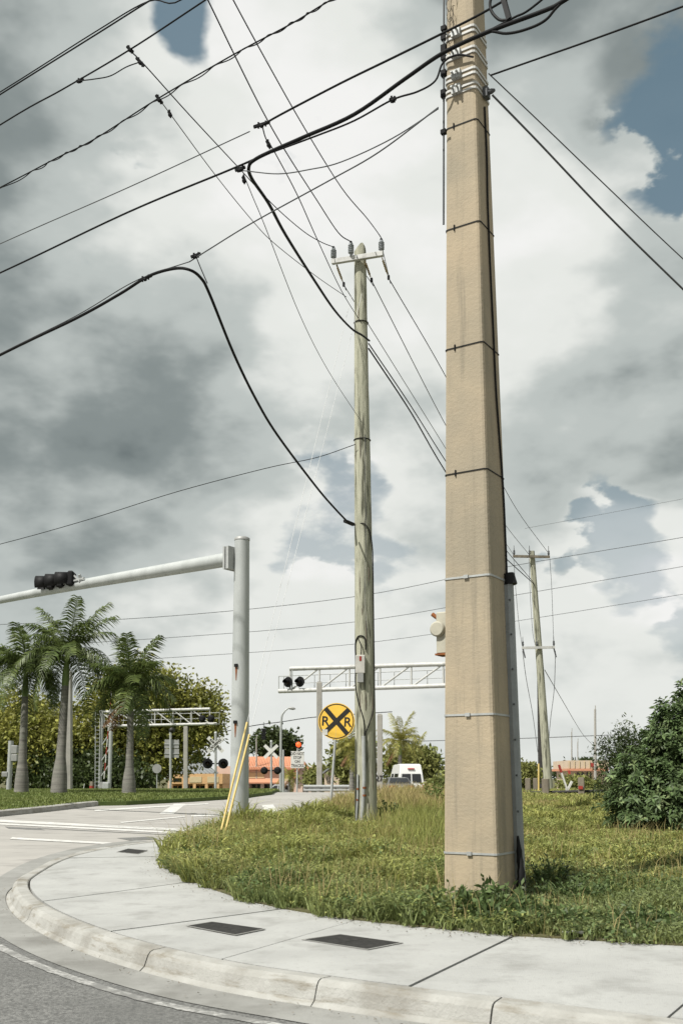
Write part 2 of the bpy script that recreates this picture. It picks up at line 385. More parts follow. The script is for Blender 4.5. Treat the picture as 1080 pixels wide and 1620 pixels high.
def blades(name, pts, h, w, mat, lean=.5, **kw):
    n = len(pts); a = rng.uniform(0, 2 * np.pi, n); la = rng.uniform(0, 2 * np.pi, n)
    dx, dy = np.cos(a) * w / 2, np.sin(a) * w / 2
    ln = h * lean * rng.uniform(.2, 1.2, n); lx, ly = np.cos(la) * ln, np.sin(la) * ln
    V = np.zeros((n, 5, 3)); b = pts
    V[:, 0] = b + np.c_[dx, dy, np.zeros(n)]; V[:, 1] = b - np.c_[dx, dy, np.zeros(n)]
    mid = b + np.c_[lx * .35, ly * .35, h * .6]
    V[:, 2] = mid + np.c_[dx, dy, np.zeros(n)] * .8; V[:, 3] = mid - np.c_[dx, dy, np.zeros(n)] * .8
    V[:, 4] = b + np.c_[lx, ly, h * (1 - .25 * lean)]
    i = np.arange(n)[:, None] * 5
    Fc = np.concatenate([i + [0, 1, 3], i + [0, 3, 2], i + [2, 3, 4]], 1).reshape(-1, 3)
    return npmesh(name, V.reshape(-1, 3), Fc, mat, **kw)

def leaves(centers, size, droop=.3, aspect=.5, out=None):
    """diamond leaves, two triangles each; returns V, F"""
    n = len(centers); d = rng.normal(size=(n, 3))
    if out is not None: d = d * .7 + out
    d[:, 2] -= droop; d /= np.linalg.norm(d, axis=1)[:, None] + 1e-9
    r = np.cross(d, rng.normal(size=(n, 3))); r /= np.linalg.norm(r, axis=1)[:, None] + 1e-9
    L_ = (size * rng.uniform(.6, 1.3, n))[:, None]; W = L_ * aspect / 2
    V = np.stack([centers, centers + d * L_ * .5 + r * W, centers + d * L_, centers + d * L_ * .5 - r * W], 1)
    i = np.arange(n)[:, None] * 4
    return V.reshape(-1, 3), np.concatenate([i + [0, 1, 2], i + [0, 2, 3]], 1).reshape(-1, 3)

def crown_points(blobs, nclump, per, cr, fill=.35):
    vols = np.array([b[3] * b[4] + b[4] * b[5] + b[3] * b[5] for b in blobs]); pick = rng.choice(len(blobs), nclump, p=vols / vols.sum())
    B = np.array(blobs)[pick]; d = rng.normal(size=(nclump, 3)); d /= np.linalg.norm(d, axis=1)[:, None]
    rad = 1 - fill * rng.random(nclump) ** 1.6; rad *= 1 + .12 * rng.normal(size=nclump)
    c = B[:, :3] + d * B[:, 3:6] * rad[:, None]
    q = rng.normal(size=(nclump, per, 3)) * cr * np.array([1, 1, .75]); outv = np.repeat(d, per, 0)
    return (c[:, None] + q).reshape(-1, 3), outv

def tree(name, label, base, blobs, nclump, per, cr, leaf, mat, cat='tree', group=None, trunk=(.3, .12), aspect=.5, limbs=5, fill=.35):
    base = Vector(base); t = thing(name, base, label, cat, group)
    bl = [(base.x + b[0], base.y + b[1], base.z + b[2], b[3], b[4], b[5]) for b in blobs]
    mb = MB()
    top = Vector((base.x + blobs[0][0], base.y + blobs[0][1], base.z + blobs[0][2]))
    mid = base.lerp(top, .45) + Vector((.15, 0, 0))
    mb.tube(catmull([base - Vector((0, 0, .2)), mid, top], 4), [trunk[0] + (trunk[1] - trunk[0]) * i / 8 for i in range(9)], 8)
    for k in range(min(limbs, len(bl))):
        e = Vector(bl[k][:3]); e = e + Vector((random.uniform(-.3, .3), random.uniform(-.3, .3), .3)) * bl[k][3] * .4
        s_ = base.lerp(top, .35 + .1 * (k % 4)); mb.tube(catmull([s_, s_.lerp(e, .5) + Vector((0, 0, .25)), e], 4), [trunk[1] * (1 - .09 * i) for i in range(9)], 6)
    mb.build('trunk', m_bark, t)
    pts, outv = crown_points(bl, nclump, per, cr, fill)
    V, Fc = leaves(pts, leaf, .25, aspect, outv * .5)
    npmesh('crown', V, Fc, mat, parent=t)
    return t

# ================================================================== SETTING
def sheet(name, xs, ys, zf, mat, mask=None):
    V = [(x, y, zf(x, y)) for y in ys for x in xs]; nx = len(xs); Fq = []
    for j in range(len(ys) - 1):
        for i in range(nx - 1):
            cx = (xs[i] + xs[i + 1]) / 2; cy = (ys[j] + ys[j + 1]) / 2
            if mask is None or mask(cx, cy): Fq.append((j * nx + i, j * nx + i + 1, (j + 1) * nx + i + 1, (j + 1) * nx + i))
    return MB().add(V, Fq, True).build(name, mat)
ys_all = [-400, -60, -30] + list(np.arange(-20, 160, 2.)) + [170, 185, 200, 250, 300, 400, 800, 1500, 4000]
gr = sheet('ground', [-4000, -800, -200, -60, -30, -10, 0, 10, 30, 60, 200, 800, 4000], ys_all, lambda x, y: zg(y) - .30, m_grassground)
gr['kind'] = 'structure'

def strip_sheet(name, rows, mat, off, kind='structure'):      # rows: (y, x0, x1), follows the road surface
    V, Fq = [], []; rows2 = []
    for (a, b) in zip(rows[:-1], rows[1:]):
        n = max(1, int((b[0] - a[0]) / 1.0))
        for k in range(n): t = k / n; rows2.append(tuple(a[i] + (b[i] - a[i]) * t for i in range(3)))
    rows2.append(rows[-1])
    for (y, x0, x1) in rows2:
        for k in range(5): V.append((x0 + (x1 - x0) * k / 4, y, zr(y) + off))
    for j in range(len(rows2) - 1):
        for i in range(4): Fq.append((j * 5 + i, j * 5 + i + 1, j * 5 + i + 6, j * 5 + i + 5))
    o = MB().add(V, Fq, True).build(name, mat)
    if kind: o['kind'] = kind
    return o
strip_sheet('road', [(-60, -70, 50), (44, -70, 50), (46, -14, 12), (60, -12, 14), (95, -9, 16), (130, -60, 90), (150, -60, 90)], m_road, 0)

# kerb line, lawn line (far end to near end)
def gcurve(pix, n): return catmull([G(*p) for p in pix], n)
KB = gcurve([(400, 1316), (300, 1326), (200, 1337), (115, 1355), (62, 1381), (47, 1400), (75, 1430), (175, 1472), (350, 1516), (540, 1545), (665, 1561), (797, 1576), (1080, 1611), (1500, 1665)], 14)
LI = gcurve([(420, 1306), (345, 1317), (296, 1335), (266, 1354), (264, 1371), (300, 1392), (400, 1427), (560, 1455), (700, 1470), (800, 1479), (1080, 1496), (1560, 1524)], 16)
def extend(c, L_): d = (c[-1] - c[-2]).normalized(); return c + [c[-1] + d * L_ * k / 8 for k in range(1, 9)]
KB = extend(KB, 9); LI = extend(LI, 9)
def offset_curve(c, off):      # to the road side (right of travel, far to near: outward)
    out = []
    for i, p in enumerate(c):
        t = (c[min(i + 1, len(c) - 1)] - c[max(i - 1, 0)]); n = Vector((t.y, -t.x, 0)).normalized(); out.append(p + n * off)
    return out
def side_sign():
    c = offset_curve(KB, .5); mid = len(KB) // 2
    return 1 if (c[mid] - LI[len(LI) // 2]).length > (KB[mid] - LI[len(LI) // 2]).length else -1
SG = side_sign()
def nearest(c, p): return min(range(len(c)), key=lambda i: (c[i].xy - Vector(p).xy).length)
def resample(c, a, b, n):
    seg = c[a:b + 1] if b > a else [c[a], c[a]]
    d = [0]
    for p, q_ in zip(seg[:-1], seg[1:]): d.append(d[-1] + (q_ - p).length)
    out = []
    for k in range(n + 1):
        s_ = d[-1] * k / n; j = max(i for i in range(len(d)) if d[i] <= s_ + 1e-9); j = min(j, len(seg) - 2)
        t = (s_ - d[j]) / max(d[j + 1] - d[j], 1e-9); out.append(seg[j].lerp(seg[j + 1], min(t, 1)))
    return out

# asphalt of the near street, beyond the gutter pan
gut_in = offset_curve(KB, SG * .245); gut_out = offset_curve(KB, SG * .58); asp_in = offset_curve(KB, SG * .53)
near_i = nearest(gut_out, G(8, 1476, road=True)) + 6
def near_street():
    edge = [p for p in asp_in[near_i - 6:]]
    mb = MB(); V = []; Fq = []
    for p in edge:
        far = Vector((p.x - 30, p.y - 9, 0)) if False else None
        d = Vector((-.80, -.60, 0))
        for k in range(9):
            q_ = p + d * (0, .4, .9, 1.6, 3, 6, 12, 25, 45)[k]; V.append((q_.x, q_.y, zr(q_.y) + .004 + .0 * k))
    for j in range(len(edge) - 1):
        for k in range(8): Fq.append((j * 9 + k, j * 9 + k + 1, j * 9 + k + 10, j * 9 + k + 9))
    o = mb.add(V, Fq, True).build('street_asphalt', m_asph); o['kind'] = 'structure'
near_street()
def ribbon(a, b, za, zb, name, mat, kind='structure'):
    V = []
    for p, q_ in zip(a, b):
        for k in range(4):
            t = k / 3; r_ = p.lerp(q_, t); V.append((r_.x, r_.y, (za(p) * (1 - t) + zb(q_) * t)))
    o = MB().add(V, [(i * 4 + k, i * 4 + k + 1, i * 4 + k + 5, i * 4 + k + 4) for i in range(len(a) - 1) for k in range(3)], True).build(name, mat)
    if kind: o['kind'] = kind
    return o
ribbon(gut_in[20:], gut_out[20:], lambda p: zr(p.y) + .012, lambda p: zr(p.y) + .009, 'gutter', m_gutter)
ln0, ln1 = offset_curve(KB, SG * .66), [p + Vector((.006 * math.sin(i * 3.1), .006 * math.sin(i * 1.7), 0)) for i, p in enumerate(offset_curve(KB, SG * .74))]
wl = ribbon(ln0[near_i - 2:], ln1[near_i - 2:], lambda p: zr(p.y) + .009, lambda p: zr(p.y) + .009, 'edge_line', m_paint2)

# kerb, cast in lengths
kj = [G(*p) for p in [(400, 1316), (200, 1337), (115, 1355), (50, 1392), (75, 1432), (268, 1497), (520, 1543), (797, 1576), (1200, 1627)]]
ki = [nearest(KB, p) for p in kj] + [len(KB) - 1]
kroot = thing('kerb', (0, 8, 0), None, None); kroot['kind'] = 'structure'
for a, b in zip(ki[:-1], ki[1:]):
    if b - a < 2: continue
    n = max(4, (b - a)); back = resample(KB, a, b, n); V = []
    L_ = sum((q_ - p).length for p, q_ in zip(back[:-1], back[1:])); g = .006 / L_
    back = [back[0].lerp(back[1], min(.5, g * n))] + back[1:-1] + [back[-1].lerp(back[-2], min(.5, g * n))]
    tops = offset_curve(back, SG * .0)
    prof = [(.011, -.25), (.011, -.012), (.021, -.002), (.03, 0), (.13, -.002), (.155, -.012), (.172, -.035), (.20, -9), (.235, -8), (.24, -.40)]
    K = len(prof)
    for i, p in enumerate(back):
        t = back[min(i + 1, n)] - back[max(i - 1, 0)]; nn = Vector((t.y, -t.x, 0)).normalized() * SG
        zt = zg(p.y); 
        for (o_, dz) in prof:
            q_ = p + nn * o_; zb = zr(q_.y); wob = .006 * math.sin(q_.x * 5.1 + q_.y * 3.3) * (o_ > .1)
            zz = zt + dz + wob if dz > -5 else (zb + .035 if dz == -9 else zb + .008)
            if dz == -.035 : zz = max(zz, zb + .05) if zt - zb > .09 else zb + (zt - zb) * .8
            if dz == -9: zz = min(zz, zt - .004)
            if dz == -.40: zz = zb - .1
            V.append((q_.x, q_.y, zz))
    Fq = [(i * K + k, i * K + k + 1, (i + 1) * K + k + 1, (i + 1) * K + k) for i in range(n) for k in range(K - 1)]
    Fq += [tuple(range(K)), tuple(reversed(range(n * K, n * K + K)))]
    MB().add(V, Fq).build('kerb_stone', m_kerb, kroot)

# sidewalk slabs between kerb and lawn, over a dirt bed
bed = []
sj = [((400, 1316), (420, 1306)), ((300, 1326), (345, 1317)), ((200, 1337), (296, 1335)), ((112, 1356), (266, 1354)), ((52, 1389), (264, 1371)), ((66, 1424), (306, 1394)), ((178, 1473), (440, 1437)),
      ((347, 1516), (560, 1455)), ((650, 1559), (815, 1480)), ((1057, 1608), (1180, 1502)), ((1500, 1665), (1560, 1524))]
sw = [(nearest(KB, G(*a)), nearest(LI, G(*b))) for a, b in sj] + [(len(KB) - 1, len(LI) - 1)]
A_, B_ = resample(KB, sw[0][0], sw[-1][0], 60), resample(LI, sw[0][1], sw[-1][1], 60)
MBed = MB(); V = []
for p, q_ in zip(A_, B_):
    for t in (0, .5, 1.06): r_ = p.lerp(q_, t); V.append((r_.x, r_.y, zg(r_.y) - .035))
sidewalk = MBed.add(V, [(i * 3 + k, i * 3 + k + 1, i * 3 + k + 4, i * 3 + k + 3) for i in range(60) for k in range(2)]).build('sidewalk', m_bed)
sidewalk['kind'] = 'structure'; ORG[sidewalk.name] = Vector((0, 0, 0))
for (a0, b0), (a1, b1) in zip(sw[:-1], sw[1:]):
    na = 14; A_, B_ = resample(KB, a0, a1, na), resample(LI, b0, b1, na)
    L_ = max(sum((q_ - p).length for p, q_ in zip(A_[:-1], A_[1:])), sum((q_ - p).length for p, q_ in zip(B_[:-1], B_[1:])))
    g = min(.3, .011 / L_ * na)
    for c in (A_, B_): c[0] = c[0].lerp(c[1], g); c[-1] = c[-1].lerp(c[-2], g)
    nt_ = 10; V = []; dz = random.uniform(-.004, .004)
    for i in range(na + 1):
        w_ = (B_[i].xy - A_[i].xy).length
        for k in range(nt_ + 1):
            t = .010 / w_ + (1 - .010 / w_) * k / nt_ ; r_ = A_[i].lerp(B_[i], t)
            e = -.004 if (k in (0,) or i in (0, na)) else 0
            V.append((r_.x, r_.y, zg(r_.y) + dz + e))
    W = nt_ + 1; top = len(V)
    Fq = [(i * W + k, i * W + k + 1, (i + 1) * W + k + 1, (i + 1) * W + k) for i in range(na) for k in range(nt_)]
    rim = [i * W for i in range(na + 1)] + [na * W + k for k in range(1, W)] + [i * W + nt_ for i in range(na - 1, -1, -1)] + [k for k in range(nt_ - 1, 0, -1)]
    V += [(V[i][0], V[i][1], V[i][2] - .09) for i in rim]; m_ = len(rim)
    Fq += [(rim[i], rim[(i + 1) % m_], top + (i + 1) % m_, top + i) for i in range(m_)]
    MB().add(V, Fq).build('slab', m_walk, sidewalk)

# utility lids set in the sidewalk
def lid(corners, label, halves=1):
    c = [G(*p, off=.003) for p in corners]; ctr = sum(c, Vector()) / 4
    t = thing('utility_lid', ctr, label, 'utility lid', 'utility lids in the sidewalk')
    fr = MB(); up = Vector((0, 0, .004))
    big = [ctr + (p - ctr) * 1.07 for p in c]
    fr.add(big + c + [p + up for p in big] + [p + up for p in c], [(8, 9, 13, 12), (9, 10, 14, 13), (10, 11, 15, 14), (11, 8, 12, 15), (0, 1, 9, 8), (1, 2, 10, 9), (2, 3, 11, 10), (3, 0, 8, 11)])
    fr.build('lid_frame', m_gutter, t)
    for k in range(halves):
        t0, t1 = k / halves + .006, (k + 1) / halves - .006
        q_ = [c[0].lerp(c[1], t0), c[0].lerp(c[1], t1), c[3].lerp(c[2], t1), c[3].lerp(c[2], t0)]
        MB().prism([p + Vector((0, 0, -.001)) for p in q_], (0, 0, .006)).build('lid_plate', m_lid, t)
lid([(298, 1465), (372, 1479), (416, 1470), (336, 1459)], 'dark rectangular utility lid in sidewalk nearest the kerb bend')
lid([(482, 1487), (580, 1502), (632, 1492), (538, 1479)], 'dark two-plate utility lid in sidewalk left of the concrete pole', 2)
lid([(186, 1348), (218, 1351), (233, 1346), (203, 1343)], 'small dark utility lid far along the sidewalk by the road')

# grass lot on the right (raised turf), mown median on the left
LOT = [(p.x, p.y) for p in LI[nearest(LI, G(345, 1317)):]]
lot_far = [G(*p) for p in [(385, 1309), (440, 1300), (480, 1294), (520, 1282), (560, 1268)]]
LOTP = LOT + [(60, LOT[-1][1]), (60, 50), (3.5, 50)] + [(p.x, p.y) for p in reversed(lot_far)]
xs = list(np.arange(-4, 20, .5)) + [24, 30, 40, 60]; ysl = list(np.arange(-6, 24, .4)) + list(np.arange(24, 51, 1.))
def turf(name, poly, off, mat, h=.25):
    import bmesh
    bm = bmesh.new(); vs = [bm.verts.new((x, y, 0)) for x, y in poly]; bm.faces.new(vs)
    bmesh.ops.triangulate(bm, faces=bm.faces[:])
    ymin, ymax = min(p[1] for p in poly), max(p[1] for p in poly); y = math.ceil(ymin)
    while y < ymax:
        bmesh.ops.bisect_plane(bm, geom=bm.verts[:] + bm.edges[:] + bm.faces[:], plane_co=(0, y, 0), plane_no=(0, 1, 0)); y += 1.0 if y < 60 else 8.0
    rim = [e for e in bm.edges if len(e.link_faces) == 1]
    ret = bmesh.ops.extrude_edge_only(bm, edges=rim)
    low = {v for v in ret['geom'] if isinstance(v, bmesh.types.BMVert)}
    for v in bm.verts: v.co.z = zg(v.co.y) + off - (h if v in low else 0)
    bmesh.ops.recalc_face_normals(bm, faces=bm.faces)
    me = bpy.data.meshes.new(name); bm.to_mesh(me); bm.free(); me.materials.append(mat)
    o = bpy.data.objects.new(name, me); col.objects.link(o); o['kind'] = 'structure'; return o
turf('lot_ground', LOTP, .012, m_grassground)
MEDF = [G(*p) for p in [(-200, 1308), (-60, 1296), (0, 1290), (70, 1283), (130, 1276), (150, 1274), (200, 1273), (300, 1268), (390, 1262), (430, 1256.5)]]
MEDP = [(p.x, p.y) for p in MEDF] + [(-3.6, 60), (-3.6, 90), (-12, 128), (-70, 128), (-70, MEDF[0].y + 3)]
turf('median_lawn', MEDP, .10, m_lawn)
# kerb of the median
mk = thing('median_kerb', MEDF[2], None, None); mk['kind'] = 'structure'
mc = catmull(MEDF[:6], 6)
for a in range(0, len(mc) - 1, 5):
    seg = mc[a:a + 6]
    if len(seg) < 2: continue
    V = []
    for i, p in enumerate(seg):
        t = (seg[-1] - seg[0]).normalized(); nn = Vector((t.y, -t.x, 0))
        if nn.y > 0: nn = -nn
        for o_, dz in ((-.1, .05), (-.1, .125), (.06, .125), (.11, .105), (.14, -.2)):
            q_ = p + nn * o_; V.append((q_.x, q_.y, zg(q_.y) + dz))
    n = len(seg) - 1
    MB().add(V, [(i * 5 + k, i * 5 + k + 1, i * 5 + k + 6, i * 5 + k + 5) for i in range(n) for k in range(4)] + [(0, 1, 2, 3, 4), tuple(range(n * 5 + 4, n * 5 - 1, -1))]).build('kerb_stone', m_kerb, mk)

# painted markings on the far road (each a thin sheet on the road surface)
def marking(pix, name='road_marking'):
    c = [G(*p, road=True) for p in pix]; n = 10; V = []
    for k in range(n + 1):
        for (a, b) in ((0, 1), (3, 2)):
            q_ = c[a].lerp(c[b], k / n); V.append((q_.x, q_.y, zr(q_.y) + .008))
    o = MB().add(V, [(i * 2, i * 2 + 1, i * 2 + 3, i * 2 + 2) for i in range(n)]).build(name, m_paint); o['kind'] = 'structure'
marking([(-60, 1294), (312, 1313), (312, 1316.5), (-60, 1298)], 'crosswalk_line')
marking([(20, 1325), (202, 1335), (200, 1338), (16, 1328)], 'crosswalk_line')
marking([(-60, 1299.5), (300, 1317.5), (298, 1320), (-60, 1302)], 'crosswalk_line')
marking([(252, 1288), (275, 1288), (294, 1272), (276, 1272)])
marking([(302, 1290), (365, 1287.5), (365, 1290), (304, 1292.5)])
marking([(150, 1281.5), (330, 1271), (330, 1272.5), (150, 1284)])
marking([(414, 1274), (432, 1273), (445, 1292), (424, 1293)])
marking([(432, 1287), (500, 1280), (500, 1282), (433, 1289.5)])
marking([(190, 1301), (292, 1291.5), (293, 1292.8), (192, 1302.5)])
marking([(-80, 1369), (95, 1350), (150, 1341), (-80, 1378)], 'stop_line') if False else None
# patches of darker repaired asphalt
def patch(pix, name='tar_patch'):
    c = [G(*p, road=True) for p in pix]; n = 6; V = []
    for k in range(n + 1):
        for (a, b) in ((0, 1), (3, 2)):
            q_ = c[a].lerp(c[b], k / n); V.append((q_.x, q_.y, zr(q_.y) + .004))
    o = MB().add(V, [(i * 2, i * 2 + 1, i * 2 + 3, i * 2 + 2) for i in range(n)]).build(name, m_asph); o['kind'] = 'structure'
patch([(8, 1308), (60, 1310.5), (72, 1313.5), (14, 1311)])
patch([(185, 1326), (240, 1324), (252, 1328), (205, 1330)])
patch([(60, 1310), (300, 1322), (299, 1323), (60, 1311)])
# gravel patch by the lot edge
gp = [G(*p) for p in [(440, 1304), (480, 1290), (530, 1283), (560, 1288), (520, 1298), (470, 1306)]]
o = MB().add([(p.x, p.y, zg(p.y) + .03) for p in gp], [tuple(range(6))]).build('gravel_patch', m_gutter); o['kind'] = 'structure'

# ------------------------------------------------------------------ grass
def vnoise(x, y, s):
    return .25 * (np.sin(x * s + 1.3 * np.sin(y * s * .7)) + np.sin(y * s * 1.17 + 1.1 * np.sin(x * s * .8 + 2)) + np.sin((x + y) * s * .63 + 4) + np.sin((x - y) * s * 1.9 + 1)) * .5 + .5
def scatter(poly, n, x0, x1, y0, y1, view=True):
    x = rng.uniform(x0, x1, n); y = y0 + (y1 - y0) * rng.random(n)
    m = inpoly(x, y, poly)
    if view: m &= (x > -.36 * y - 1.5) & (x < .36 * y + 1.5)
    return x[m], y[m]
POLE = Vector((1.425, 10.45, 0))
def lot_h(x, y):
    h = .05 + .24 * vnoise(x, y, 2.0) ** 2 + .12 * vnoise(x + 9, y, 5.5) ** 1.5
    left = np.clip((1.6 - x) / 2.5, 0, 1); h *= .8 + .75 * left
    # trodden and thin around the feet of the poles
    f1 = np.clip((np.hypot(x - POLE.x, y - POLE.y + .25) - .45) / .8, .28, 1); f2 = np.clip((np.hypot((x - .54) * 1.2, (y - 21.3) * .7) - .3) / 1.6, .22, 1)
    return h * f1 * f2
EDGE = offset_curve(LI, SG * -.0)
def fray(poly, amp):      # the grass leans raggedly over the sidewalk
    out = []
    for i, p in enumerate(LI[nearest(LI, G(345, 1317)):]):
        j = nearest(LI, p); t = LI[min(j + 1, len(LI) - 1)] - LI[max(j - 1, 0)]; nn = Vector((t.y, -t.x, 0)).normalized() * SG
        q_ = p + nn * amp * (.30 + .55 * math.sin(i * .9 + 1.1 * math.sin(i * .37)) + .45 * math.sin(i * 2.9) + .3 * math.sin(i * 6.7)); out.append((q_.x, q_.y))
    return out + poly[len(out):]
LOTF = fray(LOTP, .12)
for nm, n, y0, y1, hw, w, mt in (('grass', 300000, 6, 13, 1.0, .010, m_bladeg), ('grass', 260000, 11, 21, 1.1, .015, m_blade), ('grass', 150000, 19, 34, 1.5, .028, m_blade)):
    x, y = scatter(LOTF, n, -5, 12, y0, y1)
    h = lot_h(x, y) * hw * rng.uniform(.35, 1.3, len(x))
    d = np.hypot(x - POLE.x, y - POLE.y); k = (d > .33) & (rng.random(len(x)) < .35 + .9 * vnoise(x + 4, y + 1, 3.1))
    x, y, h = x[k], y[k], h[k]
    o = blades(nm, np.c_[x, y, zgv(y) + .005], h, w * rng.uniform(.6, 1.5, len(x)), mt, 1.1); o['kind'] = 'stuff'
    tag(o, {6: 'short green weedy grass beside the sidewalk', 11: 'yellowish weedy grass around the wooden pole', 19: 'coarse yellow grass at the back of the lot'}[y0], 'grass')
x, y = scatter(LOTP, 60000, -5, 30, 33, 50); h = .16 * rng.uniform(.5, 1.5, len(x))
o = blades('grass', np.c_[x, y, zgv(y)], h, .05 * np.ones(len(x)), m_blade, .7); o['kind'] = 'stuff'; tag(o, 'thin distant grass along the far edge of the lot', 'grass')
# broad-leaved ground weeds mixed in
def flat_leaves(x, y, z, size, asp=.45):
    n = len(x); a = rng.uniform(0, 6.283, n); el = rng.normal(.25, .45, n); C_ = np.c_[x, y, z]
    D = np.c_[np.cos(a) * np.cos(el), np.sin(a) * np.cos(el), np.sin(el)]; S = np.c_[-np.sin(a), np.cos(a), rng.normal(0, .3, n)]
    L_ = (size * rng.uniform(.5, 1.4, n))[:, None]; up = np.array([0, 0, 1.])
    V = np.stack([C_, C_ + D * L_ * .5 + S * L_ * asp / 2 + up * L_ * .05, C_ + D * L_ - up * L_ * .15, C_ + D * L_ * .5 - S * L_ * asp / 2 + up * L_ * .05], 1); i = np.arange(n)[:, None] * 4
    return V.reshape(-1, 3), np.concatenate([i + [0, 1, 2], i + [0, 2, 3]], 1).reshape(-1, 3)
for n, y0, y1, sz, mt, th, lab in ((150000, 6.5, 13, .04, m_weedy, .30, 'small pale weeds among the near lot grass'), (60000, 6.5, 14, .055, m_weed, .55, 'darker broad-leaved weeds in patches of the near lot'), (130000, 12, 26, .06, m_weedy, .30, 'yellowish low weeds in the middle of the lot')):
    x, y = scatter(LOTF, n, -5, 10, y0, y1); k = (vnoise(x + 3 + th * 9, y + 5, 2.1) > th) & (np.hypot(x - POLE.x, y - POLE.y) > .36); x, y = x[k], y[k]
    V, Fc = flat_leaves(x, y, zgv(y) + lot_h(x, y) * rng.uniform(.15, 1.0, len(x)), sz)
    right = (x > 1.75 + .25 * np.sin(y * 2.1)) & (y < 17); far_ = np.repeat(right, 2)
    if mt is m_weedy and y0 < 10:
        o = npmesh('ground_weeds', V, Fc[far_], m_weedg); o['kind'] = 'stuff'; tag(o, 'greyish green low weeds in the lot right of the concrete pole', 'weeds'); Fc = Fc[~far_]
    o = npmesh('ground_weeds', V, Fc, mt); o['kind'] = 'stuff'; tag(o, lab, 'weeds')
# tall seeding grass
def tallgrass(pixbox, Ys, n, h0, label, mt=None):
    x = []; y = []
    (pa, pb) = pixbox; yy = rng.uniform(*Ys, n); xx = (np.clip(rng.normal((pa + pb) / 2, (pb - pa) * .34, n), pa - (pb - pa) * .5, pb + (pb - pa) * .5) - 540) / 1610 * yy
    k_ = inpoly(xx, yy, LOTP); xx, yy = xx[k_], yy[k_]; n = len(xx)
    hh = h0 * rng.uniform(.4, 1.15, n) * (.55 + .6 * vnoise(xx, yy, 1.3))
    o = blades('tall_grass', np.c_[xx, yy, zgv(yy)], hh, .012 * np.ones(n) * (yy / 24), mt or m_straw, .45); o['kind'] = 'stuff'; tag(o, label, 'grass')
tallgrass((588, 700), (24, 40), 6000, .60, 'tall straw-coloured seeding grass right of the wooden pole')
tallgrass((505, 565), (23.5, 29), 1800, .62, 'tall straw-coloured grass around the crossing sign post')
tallgrass((815, 950), (25, 36), 6000, .22, 'straw-coloured grass in front of the timber bollards')
tallgrass((600, 700), (15, 26), 5000, .48, 'tall green grass tufts between the two poles', m_blade)
tallgrass((270, 420), (14.2, 18.5), 4200, .38, 'ragged weeds around the foot of the signal mast', m_bladeg)
# seeding stalks standing above the turf, dead leaves and crumbs along the sidewalk edge
x, y = scatter(LOTP, 9000, -4, 9, 7, 20); k = vnoise(x, y + 7, 1.6) > .45; x, y = x[k], y[k]
o = blades('seed_stalks', np.c_[x, y, zgv(y)], (lot_h(x, y) + .10) * rng.uniform(.9, 1.9, len(x)), .006 * np.ones(len(x)), m_straw, .5); o['kind'] = 'stuff'; tag(o, 'thin dry seed stalks standing above the lot grass', 'grass')
C_ = []
for k in range(900):
    i = random.randrange(20, len(LI) - 10); t = LI[i + 1] - LI[i]; nn = Vector((t.y, -t.x, 0)).normalized() * SG; p = LI[i].lerp(LI[i + 1], random.random()) + nn * abs(random.gauss(0, .16)); C_.append((p.x, p.y, zg(p.y) + .008))
for k in range(140):
    i = random.randrange(60, len(KB) - 10); t = KB[i + 1] - KB[i]; nn = Vector((t.y, -t.x, 0)).normalized() * SG; p = KB[i].lerp(KB[i + 1], random.random()) + nn * (.27 + abs(random.gauss(0, .10))); C_.append((p.x, p.y, zr(p.y) + .022))
C_ = np.array(C_); V, Fc = flat_leaves(C_[:, 0], C_[:, 1], C_[:, 2], .022); V[:, 2] = np.maximum(V[:, 2], np.repeat(C_[:, 2], 4)); o = npmesh('leaf_litter', V, Fc, m_timber); o['kind'] = 'stuff'; tag(o, 'dry leaf crumbs along the sidewalk edge and gutter', 'litter')
# median lawn blades
x, y = scatter(MEDP, 160000, -22, 1, 24, 60)
o = blades('lawn_grass', np.c_[x, y, zgv(y) + .095], .07 * rng.uniform(.6, 1.5, len(x)), .03 * np.ones(len(x)), m_short, .6); o['kind'] = 'stuff'; tag(o, 'mown green lawn under the royal palms', 'grass')

# leafy weeds as plants of their own
def weed(pix, h, spread, nst, label, leaf=.07, mt=None):
    b = G(*pix); t = thing('weed_plant', b, label, 'weed', 'leafy weeds in the lot'); st = MB(); C_ = []; O_ = []
    for k in range(nst):
        a = random.uniform(0, 6.28); r_ = spread * math.sqrt(random.random()); hh = h * random.uniform(.5, 1.1) * (1 - .4 * r_ / spread)
        p0 = b + Vector((math.cos(a), math.sin(a), 0)) * r_ * .6; p1 = b + Vector((math.cos(a) * r_ * 1.2, math.sin(a) * r_ * 1.2, hh))
        p0.z = zg(p0.y); st.tube([p0, p0.lerp(p1, .5) + Vector((0, 0, .03)), p1], [.005, .004, .002], 4, False)
        for j in range(11):
            q_ = p0.lerp(p1, .2 + .8 * j / 10); C_.append(q_); O_.append((random.uniform(-1, 1), random.uniform(-1, 1), .25))
    st.build('stems', m_weed, t)['kind'] = 'stuff'
    V, Fc = leaves(np.array(C_), leaf, -.1, .42, np.array(O_)); npmesh('foliage', V, Fc, mt or m_weed, parent=t)
weed((776, 1456), .34, .40, 95, 'dark leafy weed clump at the foot of the concrete pole by the sidewalk', .075)
weed((728, 1446), .14, .22, 22, 'low leafy weed against the left corner of the concrete pole base', .06)
weed((700, 1448), .30, .3, 34, 'leafy weed spilling over the sidewalk left of the concrete pole', .07)
weed((830, 1468), .26, .4, 44, 'leafy weed clump at the sidewalk edge right of the concrete pole', .07)
weed((960, 1405), .22, .3, 30, 'weed tuft in the open grass right of the concrete pole', .06)
weed((420, 1405), .24, .35, 40, 'leafy weed near the sidewalk below the signal mast', .065)
